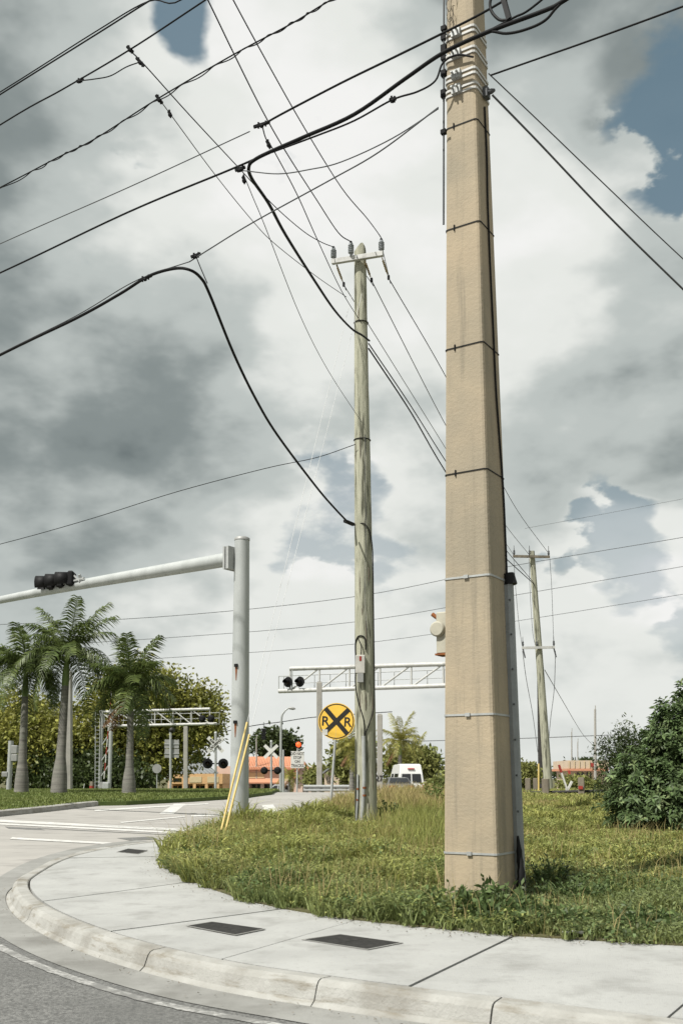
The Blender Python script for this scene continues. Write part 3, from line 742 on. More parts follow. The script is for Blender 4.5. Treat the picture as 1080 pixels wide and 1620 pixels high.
weed((868, 1405), .42, .22, 30, 'tall dark weed just right of the concrete pole', .06)
weed((905, 1420), .25, .35, 36, 'spreading low weed right of the tall dark weed', .06)
weed((1010, 1470), .20, .35, 40, 'leafy weed patch at the sidewalk edge on the right', .06)
weed((560, 1440), .16, .30, 40, 'low leafy weed at the sidewalk edge below the wooden pole', .06)
weed((300, 1375), .28, .32, 44, 'bushy weed at the rounded tip of the grass', .07)
weed((612, 1300), .55, .25, 24, 'dark weed growing beside the wooden pole base', .09)
weed((690, 1275), .8, .35, 40, 'bright green tall weed left of the concrete pole edge', .12, m_short)

# ================================================================== THINGS
Z = Vector((0, 0, 1))
# ------------------------------------------------------------------ concrete utility pole
PN = Vector((-math.sin(R(32)), -math.cos(R(32)), 0)); PU = Vector((math.cos(R(32)), -math.sin(R(32)), 0))
PTOP = 13.2
def phalf(z): return max(.298 - .0132 * z, .06)
def pole_ring(z, out=0.0, ch=.035):
    h = phalf(z) + out; c = ch + out * .4; lean = Vector((-.0015 * z, 0, 0))
    pts = [(-h + c, -h), (h - c, -h), (h - c * .3, -h + c * .3), (h, -h + c), (h, h - c), (h - c, h), (-h + c, h), (-h, h - c), (-h, -h + c), (-h + c * .3, -h + c * .3)]
    return [POLE + PU * a - PN * b + Z * z + lean for a, b in pts]
def pole_pt(face, a, z, out=0.0):     # a: -1 left .. 1 right across the face
    h = phalf(z) + out
    v = {'front': PU * (a * phalf(z)) + PN * h, 'right': PU * h - PN * (a * phalf(z)), 'left': -PU * h + PN * (a * phalf(z)), 'back': -PU * (a * phalf(z)) - PN * h}[face]
    return POLE + v + Z * z + Vector((-.0015 * z, 0, 0))
def pz(py, px=735): return P(px, py, 10.15).z
cp = thing('concrete_utility_pole', POLE, 'thick square tan concrete utility pole rising out of frame beside the sidewalk', 'utility pole')
mb = MB(); zs = [-.3] + list(np.linspace(0, PTOP, 40)); rings = [pole_ring(z) for z in zs]; n = 10; V = [p for r_ in rings for p in r_]
mb.add(V, [(i * n + j, i * n + (j + 1) % n, (i + 1) * n + (j + 1) % n, (i + 1) * n + j) for i in range(len(zs) - 1) for j in range(n)]); mb.add(rings[-1], [tuple(range(n))])
mb.build('shaft', m_tan, cp)
def band(z, h, out, mat, name, tilt=0):
    mb = MB(); loops = [pole_ring(z - h / 2, .001), pole_ring(z - h / 2, out), pole_ring(z + h / 2, out), pole_ring(z + h / 2, .001)]; V = [p for l in loops for p in l]
    mb.add(V, [(i * n + j, i * n + (j + 1) % n, (i + 1) * n + (j + 1) % n, (i + 1) * n + j) for i in range(3) for j in range(n)])
    return mb.build(name, mat, cp)
for py in (183, 347, 540, 742): 
    z = pz(py); band(z, .012, .007, m_black, 'cable_tie')
    MB().bar(pole_pt('front', -.45, z - .035, .008), pole_pt('front', -.45, z + .035, .008), .012).build('tie_buckle', m_black, cp)
for py in (910, 1130, 1351):
    z = pz(py); band(z, .02, .008, m_galv, 'steel_strap')
    MB().box(pole_pt('front', .0, z, .014), (.05, .02, .035), (PU, PN, Z)).build('strap_buckle', m_galv, cp)
# galvanised clamp bands near the top
for py, two in ((128, 1), (104, 0), (70, 0), (36, 0), (-60, 1), (-190, 0)):
    z = pz(py)
    for k, dz in enumerate((-.03, .03)): band(z + dz, .026, .012, m_alum, 'clamp_band')
    for a in (-.35, -.05):
        q_ = MB(); q_.box(pole_pt('front', a, z, .03), (.05, .05, .10), (PU, PN, Z)); q_.lathe(pole_pt('front', a, z, .05), [(.012, 0), (.012, .06)], PN, 8); q_.build('clamp_bolt', m_galv, cp)
    if two: 
        q_ = MB().box(pole_pt('right', .1, z, .04), (.05, .09, .12), (PU, PN, Z)); q_.lathe(pole_pt('right', .1, z, .05), [(.03, 0), (.03, .05), (.015, .09)], PU, 10); q_.build('guy_clamp', m_wireg, cp)
# u-guard, its black cap, the cable running down into it
ug = MB(); zt = pz(912)
def guard(z): 
    o = []
    for a, out in ((.46, .0), (.46, .04), (.58, .07), (.80, .07), (.92, .04), (.92, .0)): o.append(pole_pt('right', a, z, out))
    return o
zz = list(np.linspace(.02, zt, 14)); V = [p for z in zz for p in guard(z)]
ug.add(V, [(i * 6 + j, i * 6 + j + 1, (i + 1) * 6 + j + 1, (i + 1) * 6 + j) for i in range(13) for j in range(5)]); ug.add(guard(zt), [tuple(range(6))])
ug.build('cable_guard', m_guard, cp)
for zc in np.linspace(.5, zt - .2, 8):
    MB().lathe(pole_pt('right', .47, zc, .052), [(.010, 0), (.010, .012)], PU, 8).build('guard_bolt', m_wireg, cp)
MB().tube([pole_pt('right', .69, zt - .03, .045), pole_pt('right', .69, zt + .09, .03)], [.075, .06], 10).build('guard_cap', m_black, cp)
path = [(.05, 150), (.12, 230), (.02, 300), (.05, 400), (.15, 500), (.22, 600), (.42, 680), (.62, 760), (.66, 840), (.66, 905)]
MB().tube(catmull([pole_pt('right', a, pz(py), .015) for a, py in path], 5), .011, 6).build('down_cable', m_black, cp)
MB().tube(catmull([pole_pt('right', .30, .02, .05), pole_pt('right', .25, .22, .09), pole_pt('right', .35, .42, .07), pole_pt('right', .42, .62, .05)], 4), [.035, .045, .04, .05, .035, .04, .03, .035, .028, .03, .02, .016, .01], 8).build('black_boot', m_black, cp)
# left-hand conduit with a tangle of thin leads at the top
cd = MB(); cd.tube([pole_pt('left', .7, pz(py), .05) for py in (330, 190, 60, -80, -250)], .012, 6); cd.build('riser_conduit', m_wireg, cp)
for k in range(7):
    py = (12, 26, 45, 60, 85, 118, 180)[k]; q_ = MB().box(pole_pt('left', .7, pz(py), .05), (.06, .05, .05 + .02 * (k % 3)), (PU, PN, Z)); q_.build('conduit_bracket', m_wire, cp)
for k in range(6):
    z0 = pz(45 - 12 * k); pts = []
    for j in range(9):
        a = j / 8 * math.pi * 1.7 + k; pts.append(pole_pt('front', -.85 + .42 * (1 - math.cos(a)) * .6 + .05 * k * .3, z0 + .16 * math.sin(a) + .03 * k, .02 + .012 * k))
    MB().tube(catmull(pts, 4), .0028, 4).build('loose_lead', m_wire, cp)
# ------------------------------------------------------------------ beige cabinet on the pole's far side
cb = P(706, 1002, 10.95); t = thing('meter_cabinet', cb, 'beige rust-edged equipment box mounted behind the left edge of the concrete pole', 'cabinet')
ax = (PU, PN, Z); q_ = MB().box(cb + PU * .02, (.22, .16, .46), ax); q_.build('case', m_beige, t, bevel=.012)
q_ = MB().lathe(cb - PU * .06 + PN * .085 + Z * .04, [(.085, 0), (.085, .03), (.07, .04)], PN, 20); q_.build('round_cover', m_beige, t)
q_ = MB().box(cb + PU * .02 + Z * -.235, (.24, .18, .02), ax); q_.build('base_rim', m_rust, t)
q_ = MB().bar(cb + PU * .02 - PN * .02, pole_pt('back', .6, cb.z, -.03), .05); q_.build('bracket', m_galv, t)
q_ = MB().lathe(cb + Z * .17 - PU * .10, [(.02, 0), (.024, .09)], (-PU + Z * .8), 8); q_.build('lamp', m_rust, t)

# ------------------------------------------------------------------ wooden utility pole
WY = 22.0; WB = P(579, 1297, WY); WB.z = zg(WY); WT = P(569.5, 388, WY); WR0, WR1 = .245, .135
def wax(z): t = (z - WB.z) / (WT.z - WB.z); return WB.lerp(WT, t), WR0 + (WR1 - WR0) * t
def wz(py, px=575): return P(px, py, WY - .2).z
wp = thing('wooden_utility_pole', WB, 'tall weathered wooden utility pole with crossarm and three grey insulators', 'utility pole')
mb = MB(); V = []; nz, nr = 70, 28
for i in range(nz + 1):
    z = WB.z - .4 + (WT.z - WB.z + .4) * i / nz; c, r_ = wax(z)
    for j in range(nr):
        a = 2 * math.pi * j / nr
        rr = r_ * (1 + .018 * math.sin(3 * a + z * .4) + .02 * math.sin(7 * a + 1.3 * z) * math.sin(z * 2.1 + a) + (-.05 if (j * 7) % 11 == 0 and math.sin(z * 1.3 + j) > .1 else 0))
        zz_ = z - (.16 * abs(math.cos(a - .3)) ** 1.5 if i == nz else 0)
        V.append((c.x + rr * math.cos(a), c.y + rr * math.sin(a), zz_))
Fq = [(i * nr + j, i * nr + (j + 1) % nr, (i + 1) * nr + (j + 1) % nr, (i + 1) * nr + j) for i in range(nz) for j in range(nr)]
mb.add(V, Fq, True); mb.build('shaft', m_wood, wp)
q_ = MB(); topring = V[-nr:]; q_.add(list(topring) + [(WT.x, WT.y, WT.z + .0)], [(j, (j + 1) % nr, nr) for j in range(nr)]); q_.build('pole_top', m_woodtop, wp)
LB = Vector((8.95, 28, 0)).normalized(); LP_ = Vector((LB.y, -LB.x, 0))         # the line's run, and across it
arm_c = P(565, 408, WY - .22); half = .61
arm = MB().bar(arm_c - LP_ * half, arm_c + LP_ * half, .09, .115); arm.build('crossarm', m_alum, wp, bevel=.006)
MB().lathe(arm_c - LB * .06 + Z * .0, [(.02, 0), (.02, .35)], LB, 8).build('through_bolt', m_galv, wp)
INS = {}
def insulator(base, key, h=.28):
    prof = [(.025, 0), (.03, .05)]
    for k in range(5): z0 = .05 + k * (h - .09) / 5; prof += [(.045, z0), (.068, z0 + .012), (.066, z0 + .022), (.042, z0 + .032)]
    prof += [(.045, h - .04), (.045, h - .01), (.02, h)]
    i_ = MB().lathe(base, prof, Z, 14).build('insulator', m_porc, wp); INS[key] = base + Z * h
    MB().lathe(base + Z * h, [(.03, -.01), (.035, .02), (.015, .05)], (Z - LB * .6), 8).build('wire_clamp', m_wire, i_)
insulator(arm_c - LP_ * (half - .04) + Z * .05, 'L'); insulator(arm_c + LP_ * (half - .04) + Z * .05, 'R'); insulator(P(555, 404, WY - .25), 'C', .30)
DE = {}
for key, s_ in (('L', -.52), ('R', .57), ('C', .16)):
    a = arm_c + LP_ * s_ + LB * .06 - Z * .06; b = a + LB * .5 - Z * .18
    dd = (b - a).normalized(); prof = [(.012, 0), (.014, .08)] + sum([[(.03, .1 + .05 * k), (.016, .125 + .05 * k)] for k in range(7)], []) + [(.012, .5)]
    q_ = MB().lathe(a, prof, dd, 10); q_.build('strain_insulator', m_poly, wp)
    q_ = MB().box(b + dd * .06, (.05, .05, .10), (LP_, LB, Z)); q_.build('strain_clamp', m_black, wp); DE[key] = b + dd * .1
    MB().tube(catmull([INS[key if key != 'C' else 'C'], INS[key] + LB * .18 - Z * .22, b + dd * .25], 5), .008, 5).build('jumper', m_wire, wp)
# fittings down the shaft
def onpole(px, py, out=.02):
    z = P(px, py, WY).z; c, r_ = wax(z); d = ray(px, py); x = P(px, py, WY - .15).x
    dx = max(-.96, min(.96, (x - c.x) / r_)) ; return Vector((c.x + (r_ + out) * dx, c.y - (r_ + out) * math.sqrt(1 - dx * dx), z))
b0 = onpole(571, 1053, .05)
q_ = MB().box(b0, (.20, .11, .40)); bx_ = q_.build('meter_box', m_box, wp, bevel=.012)
MB().box(b0 + Vector((-.0, -.058, .12)), (.045, .006, .10)).build('red_sticker', m_red, bx_)
MB().box(b0 + Vector((-.0, -.02, -.30)), (.14, .07, .20)).build('lower_box', m_signback, wp, bevel=.01)
MB().tube(catmull([onpole(564, 1050), onpole(563, 1022), onpole(566, 1010), onpole(572, 1008), onpole(577, 1013), onpole(578, 1030)], 5), .014, 6).build('cable_loop', m_black, wp)
MB().tube(catmull([onpole(572, 1038, .05), onpole(572, 1024, .06), onpole(568, 1012, .05)], 5), .012, 6).build('cable_loop', m_black, wp)
MB().tube(catmull([onpole(564, 1050), onpole(563, 1080), onpole(567, 1110), onpole(575, 1140), onpole(576, 1166)], 5), .012, 6).build('cable', m_black, wp)
MB().tube(catmull([onpole(590, 900), onpole(590, 1000), onpole(591, 1100), onpole(588, 1130), onpole(578, 1160), onpole(577, 1168)], 5), .012, 6).build('cable', m_black, wp)
MB().tube(catmull([onpole(560, 832), onpole(575, 832), onpole(584, 845), onpole(588, 870), onpole(590, 900)], 5), .012, 6).build('cable', m_black, wp)
MB().tube(catmull([onpole(577, 692), onpole(577, 760), onpole(578, 850), onpole(577, 950), onpole(580, 1000)], 5), .006, 5).build('ground_wire', m_wireg, wp)
MB().tube([onpole(575, 1165, .03), onpole(576, 1230, .03), onpole(573, 1300, .03)], .042, 10).build('conduit', m_galv, wp)
MB().tube([onpole(567, 1225, .03), onpole(567, 1260, .03), onpole(565, 1300, .03)], .022, 8).build('thin_conduit', m_galv, wp)
for px, py, r_ in ((576, 1246, .047), (576, 1258, .047), (567, 1248, .027), (566.5, 1265, .027)):
    c = onpole(px, py, .03); MB().lathe(c - Z * .02, [(r_, 0), (r_, .04)], Z, 10).build('rusty_strap', m_rust, wp)
for py in (505, 692):
    c, r_ = wax(wz(py)); ring = [c + Vector((math.cos(a), math.sin(a), .12 * math.cos(a - 2)*.3)) * (r_ + .012) for a in np.linspace(0, 2 * math.pi, 20)]
    MB().tube(ring, .012, 5, False).build('wire_wrap', m_black, wp)
sp = onpole(557, 831, .03); MB().bar(P(545, 824, WY - .35), sp, .07, .06).build('splice_case', m_black, wp)
for k in range(26):
    py = random.uniform(470, 1280); z = wz(py); c, r_ = wax(z); a = random.uniform(-2.9, -.3)
    L_ = random.uniform(.2, .8); ca = Vector((math.cos(a), math.sin(a), 0))
    pts = []
    for i in range(5):
        zz_ = z + L_ * (i / 4 - .5); c2, r2 = wax(zz_); pts.append(c2 + Vector((math.cos(a + .03 * math.sin(i)), math.sin(a + .03 * math.sin(i)), 0)) * (r2 - .004))
    MB().tube(pts, [.002, .011, .013, .010, .002], 5).build('wood_check', m_bark, wp)

# guy wires with yellow guards
for k, (bot, top, up, lab) in enumerate((((344, 1335), (390, 1144), (556, 455), 'white guy wire in the left yellow plastic guard beside the signal mast'), ((350, 1337), (398, 1160), (572, 470), 'white guy wire in the right yellow plastic guard beside the signal mast'))):
    a = G(*bot); b = onpole(*up); s_ = (1337 - top[1]) / (1337 - up[1]); c = a.lerp(b, .0); 
    # find the point of the guy that projects to the guard's top
    best = min((abs((PPY - F * ((q - Vector((0, 0, EYE))).dot(Vector((0, -math.sin(TILT), math.cos(TILT)))) / (q - Vector((0, 0, EYE))).dot(Vector((0, math.cos(TILT), math.sin(TILT)))))) - top[1]), i) for i, q in enumerate([a.lerp(b, i / 200) for i in range(200)]))[1]
    g = a.lerp(b, best / 200)
    t = thing('guy_wire', a, lab, 'guy wire', 'guy wires of the wooden pole')
    MB().tube([g - (b - a).normalized() * .1, b], .0045, 6).build('cable', m_wirew, t)
    MB().tube([a - Z * .05, g], [.019, .018], 10).build('yellow_guard', m_yel, t)

# ------------------------------------------------------------------ signal mast and its signal
MY = 20.0; mbse = P(378, 1314, MY); mbse.z = zg(MY); mtop = P(383, 853, MY)
mst = thing('signal_mast', mbse, 'grey steel traffic signal mast with long horizontal arm', 'signal mast')
def max_(z): t = (z - mbse.z) / (mtop.z - mbse.z); return mbse.lerp(mtop, t), .192 - .042 * t
MB().tube([mbse - Z * .2, mbse.lerp(mtop, .5), mtop], [.192, .171, .15], 28).build('post', m_mast, mst)
MB().lathe(mtop, [(.157, -.03), (.157, .015), (.12, .04), (.02, .05)], Z, 24).build('post_cap', m_signback, mst)
AD = Vector((-6.4, 5.0, .0)).normalized(); a0 = P(366, 884, MY - .02) + AD * .02; a1 = P(-120, 974, 26.6)
AD = (a1 - a0).normalized(); AR = AD.cross(Z).normalized()
if AR.y > 0: AR = -AR
MB().tube(catmull([a0, a0.lerp(a1, .5) + Z * .05, a1], 8), [.145 - .075 * i / 16 for i in range(17)], 20).build('arm', m_mast, mst)
q_ = MB().box(a0 - AD * .06, (.07, .34, .46), (AD, AR, AD.cross(AR))); q_.box(a0 + AD * .03, (.05, .34, .46), (AD, AR, AD.cross(AR))); q_.build('arm_flange', m_galv, mst)
c, r_ = max_(P(387, 1298, MY).z)
q_ = MB(); hc = c + Vector((.11, -.19, 0)); hd = Vector((.5, -.85, 0)).normalized(); q_.box(hc - hd * .02, (.11, .05, .24), (Vector((hd.y, -hd.x, 0)), hd, Z)); q_.build('handhole_cover', m_mast, mst, bevel=.02)
for py in (1054, 1143):
    z = P(371, py, MY).z; c, r_ = max_(z); d_ = Vector((-.42, -.91, 0)).normalized(); MB().box(c + d_ * (r_ + .005), (.07, .05, .06), (Vector((d_.y, -d_.x, 0)), d_, Z)).build('open_port', m_black, mst)
    V = []; 
    for i in range(6):
        for s_ in (-1, 1):
            a = s_ * (.15 - .022 * i); dr = Vector((d_.x * math.cos(a) - d_.y * math.sin(a), d_.x * math.sin(a) + d_.y * math.cos(a), 0)); zz_ = z - .02 - .055 * i; c2, r2 = max_(zz_); V.append(c2 + dr * (r2 + .004) + Z * (zz_ - c2.z))
    MB().add(V, [(2 * i, 2 * i + 1, 2 * i + 3, 2 * i + 2) for i in range(5)], True).build('rust_streak', m_rust, mst)

def arm_at(px):
    best = None
    for i in range(401):
        q = a0.lerp(a1, i / 400); u = 540 + F * q.x / (q.y * math.cos(TILT) + (q.z - EYE) * math.sin(TILT))
        if best is None or abs(u - px) < best[0]: best = (abs(u - px), q, i / 400)
    return best[1] + Z * .05 * 4 * best[2] * (1 - best[2]), best[2]
FD = AR  # face of the signal, across the arm, towards the camera side
FDs = (AR + AD * 1.25).normalized(); XD = Vector((FDs.y, -FDs.x, 0))
sc, _ = arm_at(100); sc = sc + Z * .10 + AR * .12
ts = thing('traffic_signal', sc, 'black three-lamp traffic signal lying along the mast arm', 'traffic signal')
for k in (-1, 0, 1):
    c = sc + AD * (-k * .36) + Z * .04
    hs = MB().box(c - FDs * .06, (.33, .16, .35), (XD, FDs, Z)).build('lamp_housing', m_black, ts, bevel=.04)
    v_ = MB(); n = 18; V = []
    for i in range(n + 1):
        a = math.pi * (-.28) + math.pi * 1.56 * i / n
        for (rr, h) in ((.165, .0), (.17, .30), (.162, .30), (.157, .0)): V.append(c + FDs * (h if h < .1 or True else h) + XD * (rr * math.cos(a)) + Z * (rr * math.sin(a)))
    v_.add(V, [(i * 4 + j, i * 4 + (j + 1) % 4, i * 4 + 4 + (j + 1) % 4, i * 4 + 4 + j) for i in range(n) for j in range(4)], True); v_.build('visor', m_black, ts)
    MB().lathe(c + FDs * .045, [(.145, 0), (.12, .02), (.05, .035), (0.0, .04)], FDs, 18).build('lens', m_lens, ts)
q_ = MB(); q_.bar(sc - AD * .75 - Z * .06, sc - AD * .55 + Z * .1, .03); q_.bar(sc - AD * .72 - Z * .08 - AR * .12, sc - AD * .72 + Z * .1, .05); q_.bar(sc - AD * .9, sc + AD * .1 - Z * .06, .035); q_.build('mount_bracket', m_galv, ts)

# ------------------------------------------------------------------ text helper
def text_mesh(txt, size, c, right, up, out, name, mat, parent, bold=0.0, xs=1.0):
    cu = bpy.data.curves.new('txt', 'FONT'); cu.body = txt; cu.size = size; cu.align_x = 'CENTER'; cu.align_y = 'CENTER'; cu.extrude = .0015; cu.offset = bold; cu.space_line = .95
    o = bpy.data.objects.new('txt', cu); col.objects.link(o); bpy.context.view_layer.update()
    me = bpy.data.meshes.new_from_object(o.evaluated_get(bpy.context.evaluated_depsgraph_get())); bpy.data.objects.remove(o); bpy.data.curves.remove(cu)
    V = [c + right * (v.co.x * xs) + up * v.co.y + out * (v.co.z + .002) for v in me.vertices]; Fc = [tuple(p.vertices) for p in me.polygons]; bpy.data.meshes.remove(me)
    return MB().add(V, Fc).build(name, mat, parent)

# ------------------------------------------------------------------ railroad advance sign
RY = 26.0; rb = P(521.5, 1289, RY); rb.z = zg(RY); rc = P(532, 1141, RY); rad = 29.0 / F * RY * 1.0
rs = thing('railroad_crossing_sign', rb, 'round yellow railroad crossing sign with black cross and two letters', 'road sign')
post_dir = (rc - rb).normalized(); nrm = Vector((-.12, -1, .02)).normalized(); rt = Vector((-nrm.y, nrm.x, 0)).normalized(); upv = nrm.cross(rt) * -1
if upv.z < 0: upv = -upv
tl = R(-3); rt, upv = rt * math.cos(tl) + upv * math.sin(tl), upv * math.cos(tl) - rt * math.sin(tl)
MB().tube([rb - Z * .1, rc + post_dir * .35 - nrm * .04], .035, 10).build('post', m_galv, rs)
pl = MB().lathe(rc, [(rad, -.006), (rad, 0)], nrm, 40).build('sign_plate', m_sign, rs)
def ringm(r0, r1, h): 
    V = []; n = 48
    for i in range(n):
        a = 2 * math.pi * i / n; d = rt * math.cos(a) + upv * math.sin(a); V += [rc + d * r0 + nrm * h, rc + d * r1 + nrm * h]
    return MB().add(V, [(2 * i, 2 * i + 1, (2 * i + 3) % (2 * n), (2 * i + 2) % (2 * n)) for i in range(n)])
ringm(rad * .90, rad * .955, .003).build('black_border', m_signblk, pl)
for s_ in (-1, 1):
    d = (rt * 1.0 + upv * s_ * 1.05).normalized(); MB().bar(rc - d * rad * .9 + nrm * (.004 + .002 * s_), rc + d * rad * .9 + nrm * (.004 + .002 * s_), .115, .003, nrm).build('cross_stroke', m_signblk, pl)
for s_ in (-1, 1): text_mesh('R', .34, rc + rt * (s_ * rad * .61) - upv * .02, rt, upv, nrm * 1.0, 'letter_r', m_signblk, pl, .006)
MB().box(rc - rt * rad * .60 - upv * rad * .62 + nrm * .012, (.14, .14, .004), (rt, upv, nrm)).build('white_sticker', m_signw, pl)

# ------------------------------------------------------------------ wires
def depth_on(plane_pt, plane_dir, px, py):       # depth where the view ray meets the vertical plane of a line of wires
    d = ray(px, py); nx, ny = plane_dir[1], -plane_dir[0]
    return d.y * (plane_pt[0] * nx + plane_pt[1] * ny) / (d.x * nx + d.y * ny)
PA = ((1.12, 10.18), (-6.4, 4.9)); PB = ((WB.x, WY), (8.95, 28.0)); PC = ((0, 118), (1, -.10)); PR_ = ((1.7, 10.3), (1, .42))
def YA(px, py): return depth_on(*PA, px, py)
def YB(px, py): return depth_on(*PB, px, py)
def W3(pix, y0=None, y1=None, plane=None):
    if plane: return [P(*p, depth_on(*plane, *p)) for p in pix]
    ln = [0]
    for a, b in zip(pix[:-1], pix[1:]): ln.append(ln[-1] + math.hypot(b[0] - a[0], b[1] - a[1]))
    return [P(*p, 1 / ((1 / y0) * (1 - s_ / ln[-1]) + (1 / y1) * s_ / ln[-1])) for p, s_ in zip(pix, ln)]
WG = {}
def wire(pts, r, label, mat=None, group='overhead wires', step=6, twist=False):
    loc = pts[0]
    r *= 1.2; mb = MB(); cpts = catmull(pts, step); mb.tube(cpts, r, 6)
    if twist:      # a second strand wound round the first
        dense = catmull(pts, 30); mb.tube([p + Vector((math.cos(i * .5), 0, math.sin(i * .5))) * r * 1.9 - Z * r * 1.5 * (1 + math.sin(i * .06)) for i, p in enumerate(dense)], r * .8, 5)
    return mb.place('overhead_wire', mat or m_wire, loc, label, 'wire', group)
def clampbits(parent_pts, name='wire_clamp'): pass
A = lambda *pix: W3(pix, plane=PA)
wire(A((-250, 308), (0, 150), (150, 56), (242, -2), (420, -112), (700, -287)), .010, 'topmost wire of the close pair crossing the upper left corner')
wire(A((-250, 300), (0, 146), (150, 51), (235, 2), (290, -2), (420, -120), (700, -297)), .008, 'lower wire of the close pair crossing the upper left corner')
wire(A((-250, 358), (0, 198), (100, 141), (205, 79), (325, 0), (700, -250)), .010, 'wire below the close pair, carrying the first tap clamp')
wire(A((-250, 425), (0, 297), (90, 250), (150, 220), (250, 156), (370, 86), (460, 38), (530, -4), (700, -98)), .008, 'twisted double wire crossing the upper left, third down', twist=True)
wire(A((-250, 500), (0, 386), (200, 298), (395, 208)), .006, 'thin grey wire ending at the splice near the heavy cable', m_wireg)
wire(A((418, 196), (450, 178), (540, 131), (620, 92), (695, 55), (760, 22), (835, -22), (1000, -120)), .011, 'black wire passing the concrete pole just above the heavy cable')
wire(A((-250, 545), (0, 432), (200, 337), (370, 266), (430, 239)), .011, 'long black wire running from the left edge into the heavy cable bend')
# heavy cable bundle: from the upper right, past the pole, bending down to the wooden pole
hv = A((1000, -70), (893, 0), (860, 17), (770, 51), (700, 84), (640, 125), (560, 181), (480, 217), (430, 239), (404, 252))
b_ = W3([(394, 263), (398, 282), (425, 322), (452, 372), (500, 448), (530, 492), (556, 520), (572, 530), (584, 539)], YA(394, 263), WY - .25)
wire(hv + b_, .019, 'heaviest black cable bundle bending down from the concrete pole to the wooden pole')
wire(A((1000, -80), (893, 0), (862, 32), (830, 47), (800, 53), (772, 50), (740, 64)), .012, 'black cable sagging in a shallow loop right of the pole top')
wire(A((980, -110), (850, 5), (812, 28), (770, 50)), .010, 'black cable joining the heavy bundle just right of the pole')
wire(A((430, 241), (500, 215), (560, 191), (620, 158), (660, 145), (688, 128), (700, 100), (722, 87), (748, 90)), .009, 'thin black cable looping down off the bundle onto the pole face')
wire(A((385, 270), (440, 275), (490, 268), (540, 256), (620, 219), (693, 172)), .006, 'slack thin wire sagging between the cable bend and the concrete pole', m_wireg)
wire(A((300, 414), (330, 395), (400, 352), (520, 286), (600, 240), (693, 170)), .007, 'straight thin wire from concrete pole down to the lower cable bend', m_wireg)
lowc = A((-250, 690), (0, 562), (120, 504), (190, 465), (235, 437), (275, 425)) + W3([(300, 427), (318, 440), (332, 466), (370, 560), (405, 632), (440, 690), (500, 770), (530, 805), (553, 829)], YA(300, 427), WY - .35)
wire(lowc, .017, 'lower heavy black cable arching over and down to the wooden pole')
wire(A((-250, 688), (0, 560), (120, 500), (200, 452), (245, 432), (300, 414)), .006, 'thin messenger wire above the lower heavy cable', m_wireg)
# taps to the wooden pole
wire(W3([(206, 80), (230, 104), (300, 182), (380, 268), (434, 326), (480, 366), (508, 383)], YA(206, 80), WY - .5) + [INS['L'] + Z * .03], .008, 'tap wire from the clamp upper left to the left insulator')
wire(W3([(252, 157), (270, 181), (340, 276), (400, 350), (435, 386), (500, 437), (548, 470)], YA(252, 157), WY), .006, 'thin tap wire from second clamp to the wooden pole below the crossarm', m_wireg)
wire(A((125, 128), (150, 125), (175, 120), (200, 106), (222, 98)), .007, 'short drooping jumper wire at the first tap clamp')
wire(W3([(415, 200), (421, 220), (434, 240), (470, 308), (500, 375), (540, 460), (572, 512)], YA(415, 200), WY - .2), .007, 'wire dropping from the splice to the band below the crossarm')
wire(W3([(385, 275), (400, 312), (420, 360), (475, 500), (520, 588), (572, 668)], YA(385, 275), WY - .2), .005, 'thin slack wire falling to the middle of the wooden pole', m_wireg)
wire(W3([(310, 405), (318, 425), (328, 448)], YA(310, 405), YA(328, 448)), .006, 'short tie between messenger clamp and lower cable bend')
BL = lambda *pix: W3(pix, plane=PB)
wire(BL((250, -160), (329, 0), (370, 85), (415, 175), (452, 240), (500, 315), (535, 368)) + [INS['C'] + Z * .03], .010, 'left of two wires coming down from top edge to the centre insulator')
wire(BL((270, -190), (369, 0), (425, 103), (480, 200), (540, 297), (580, 345), (600, 372)) + [INS['R'] + Z * .03], .010, 'right of two wires coming down from top edge to the right insulator')
# far side of the wooden pole: on to the distant pole
FPY = 50.0
def farrun(a, pix, r, label, mat=None):
    ln = [0]; q0 = (588, 545) if pix[0][0] == 650 else {587: (592, 450), 664: (592, 455), 702: (545, 462)}.get(int(pix[0][1]), pix[0]); full = [q0] + pix
    return wire([a] + W3(full, a.y, FPY)[1:], r, label, mat)
farrun(DE['R'], [(700, 587), (770, 720), (818, 808), (866, 874)], .010, 'rightmost wire running from the crossarm behind the concrete pole')
farrun(DE['C'], [(700, 664), (760, 770), (800, 832), (836, 877)], .010, 'middle wire running from the crossarm behind the concrete pole', m_wireg)
farrun(DE['L'], [(700, 702), (760, 800), (812, 878)], .009, 'leftmost thin wire running from the crossarm behind the concrete pole', m_wireg)
farrun(onpole(588, 545), [(650, 643), (703, 727), (780, 845), (843, 921)], .013, 'upper of two cables leaving the wooden pole for the distant pole', m_wire)
farrun(onpole(588, 553), [(650, 653), (703, 744), (780, 862), (845, 925)], .017, 'lower thicker cable leaving the wooden pole for the distant pole', m_wire)
wire(W3([(-200, 910), (0, 861), (140, 822), (280, 778), (420, 741), (500, 724), (562, 703)], 27, WY - .2), .007, 'single wire running left from the middle of wooden pole', m_wire)
# right of the concrete pole
PRr = lambda *pix: W3(pix, plane=PR_)
wire(A((776, 119), (850, 93), (930, 65), (1080, 10), (1250, -55)), .008, 'thin black wire rising from concrete pole to the upper right')
wire(PRr((778, 150), (850, 224), (960, 340), (1080, 458), (1300, 670)), .010, 'thicker guy line descending from concrete pole to the right edge', m_wireg)
wire(PRr((772, 116), (850, 190), (960, 296), (1080, 410), (1300, 612)), .006, 'thinner guy line descending from concrete pole to the right edge', m_wireg)
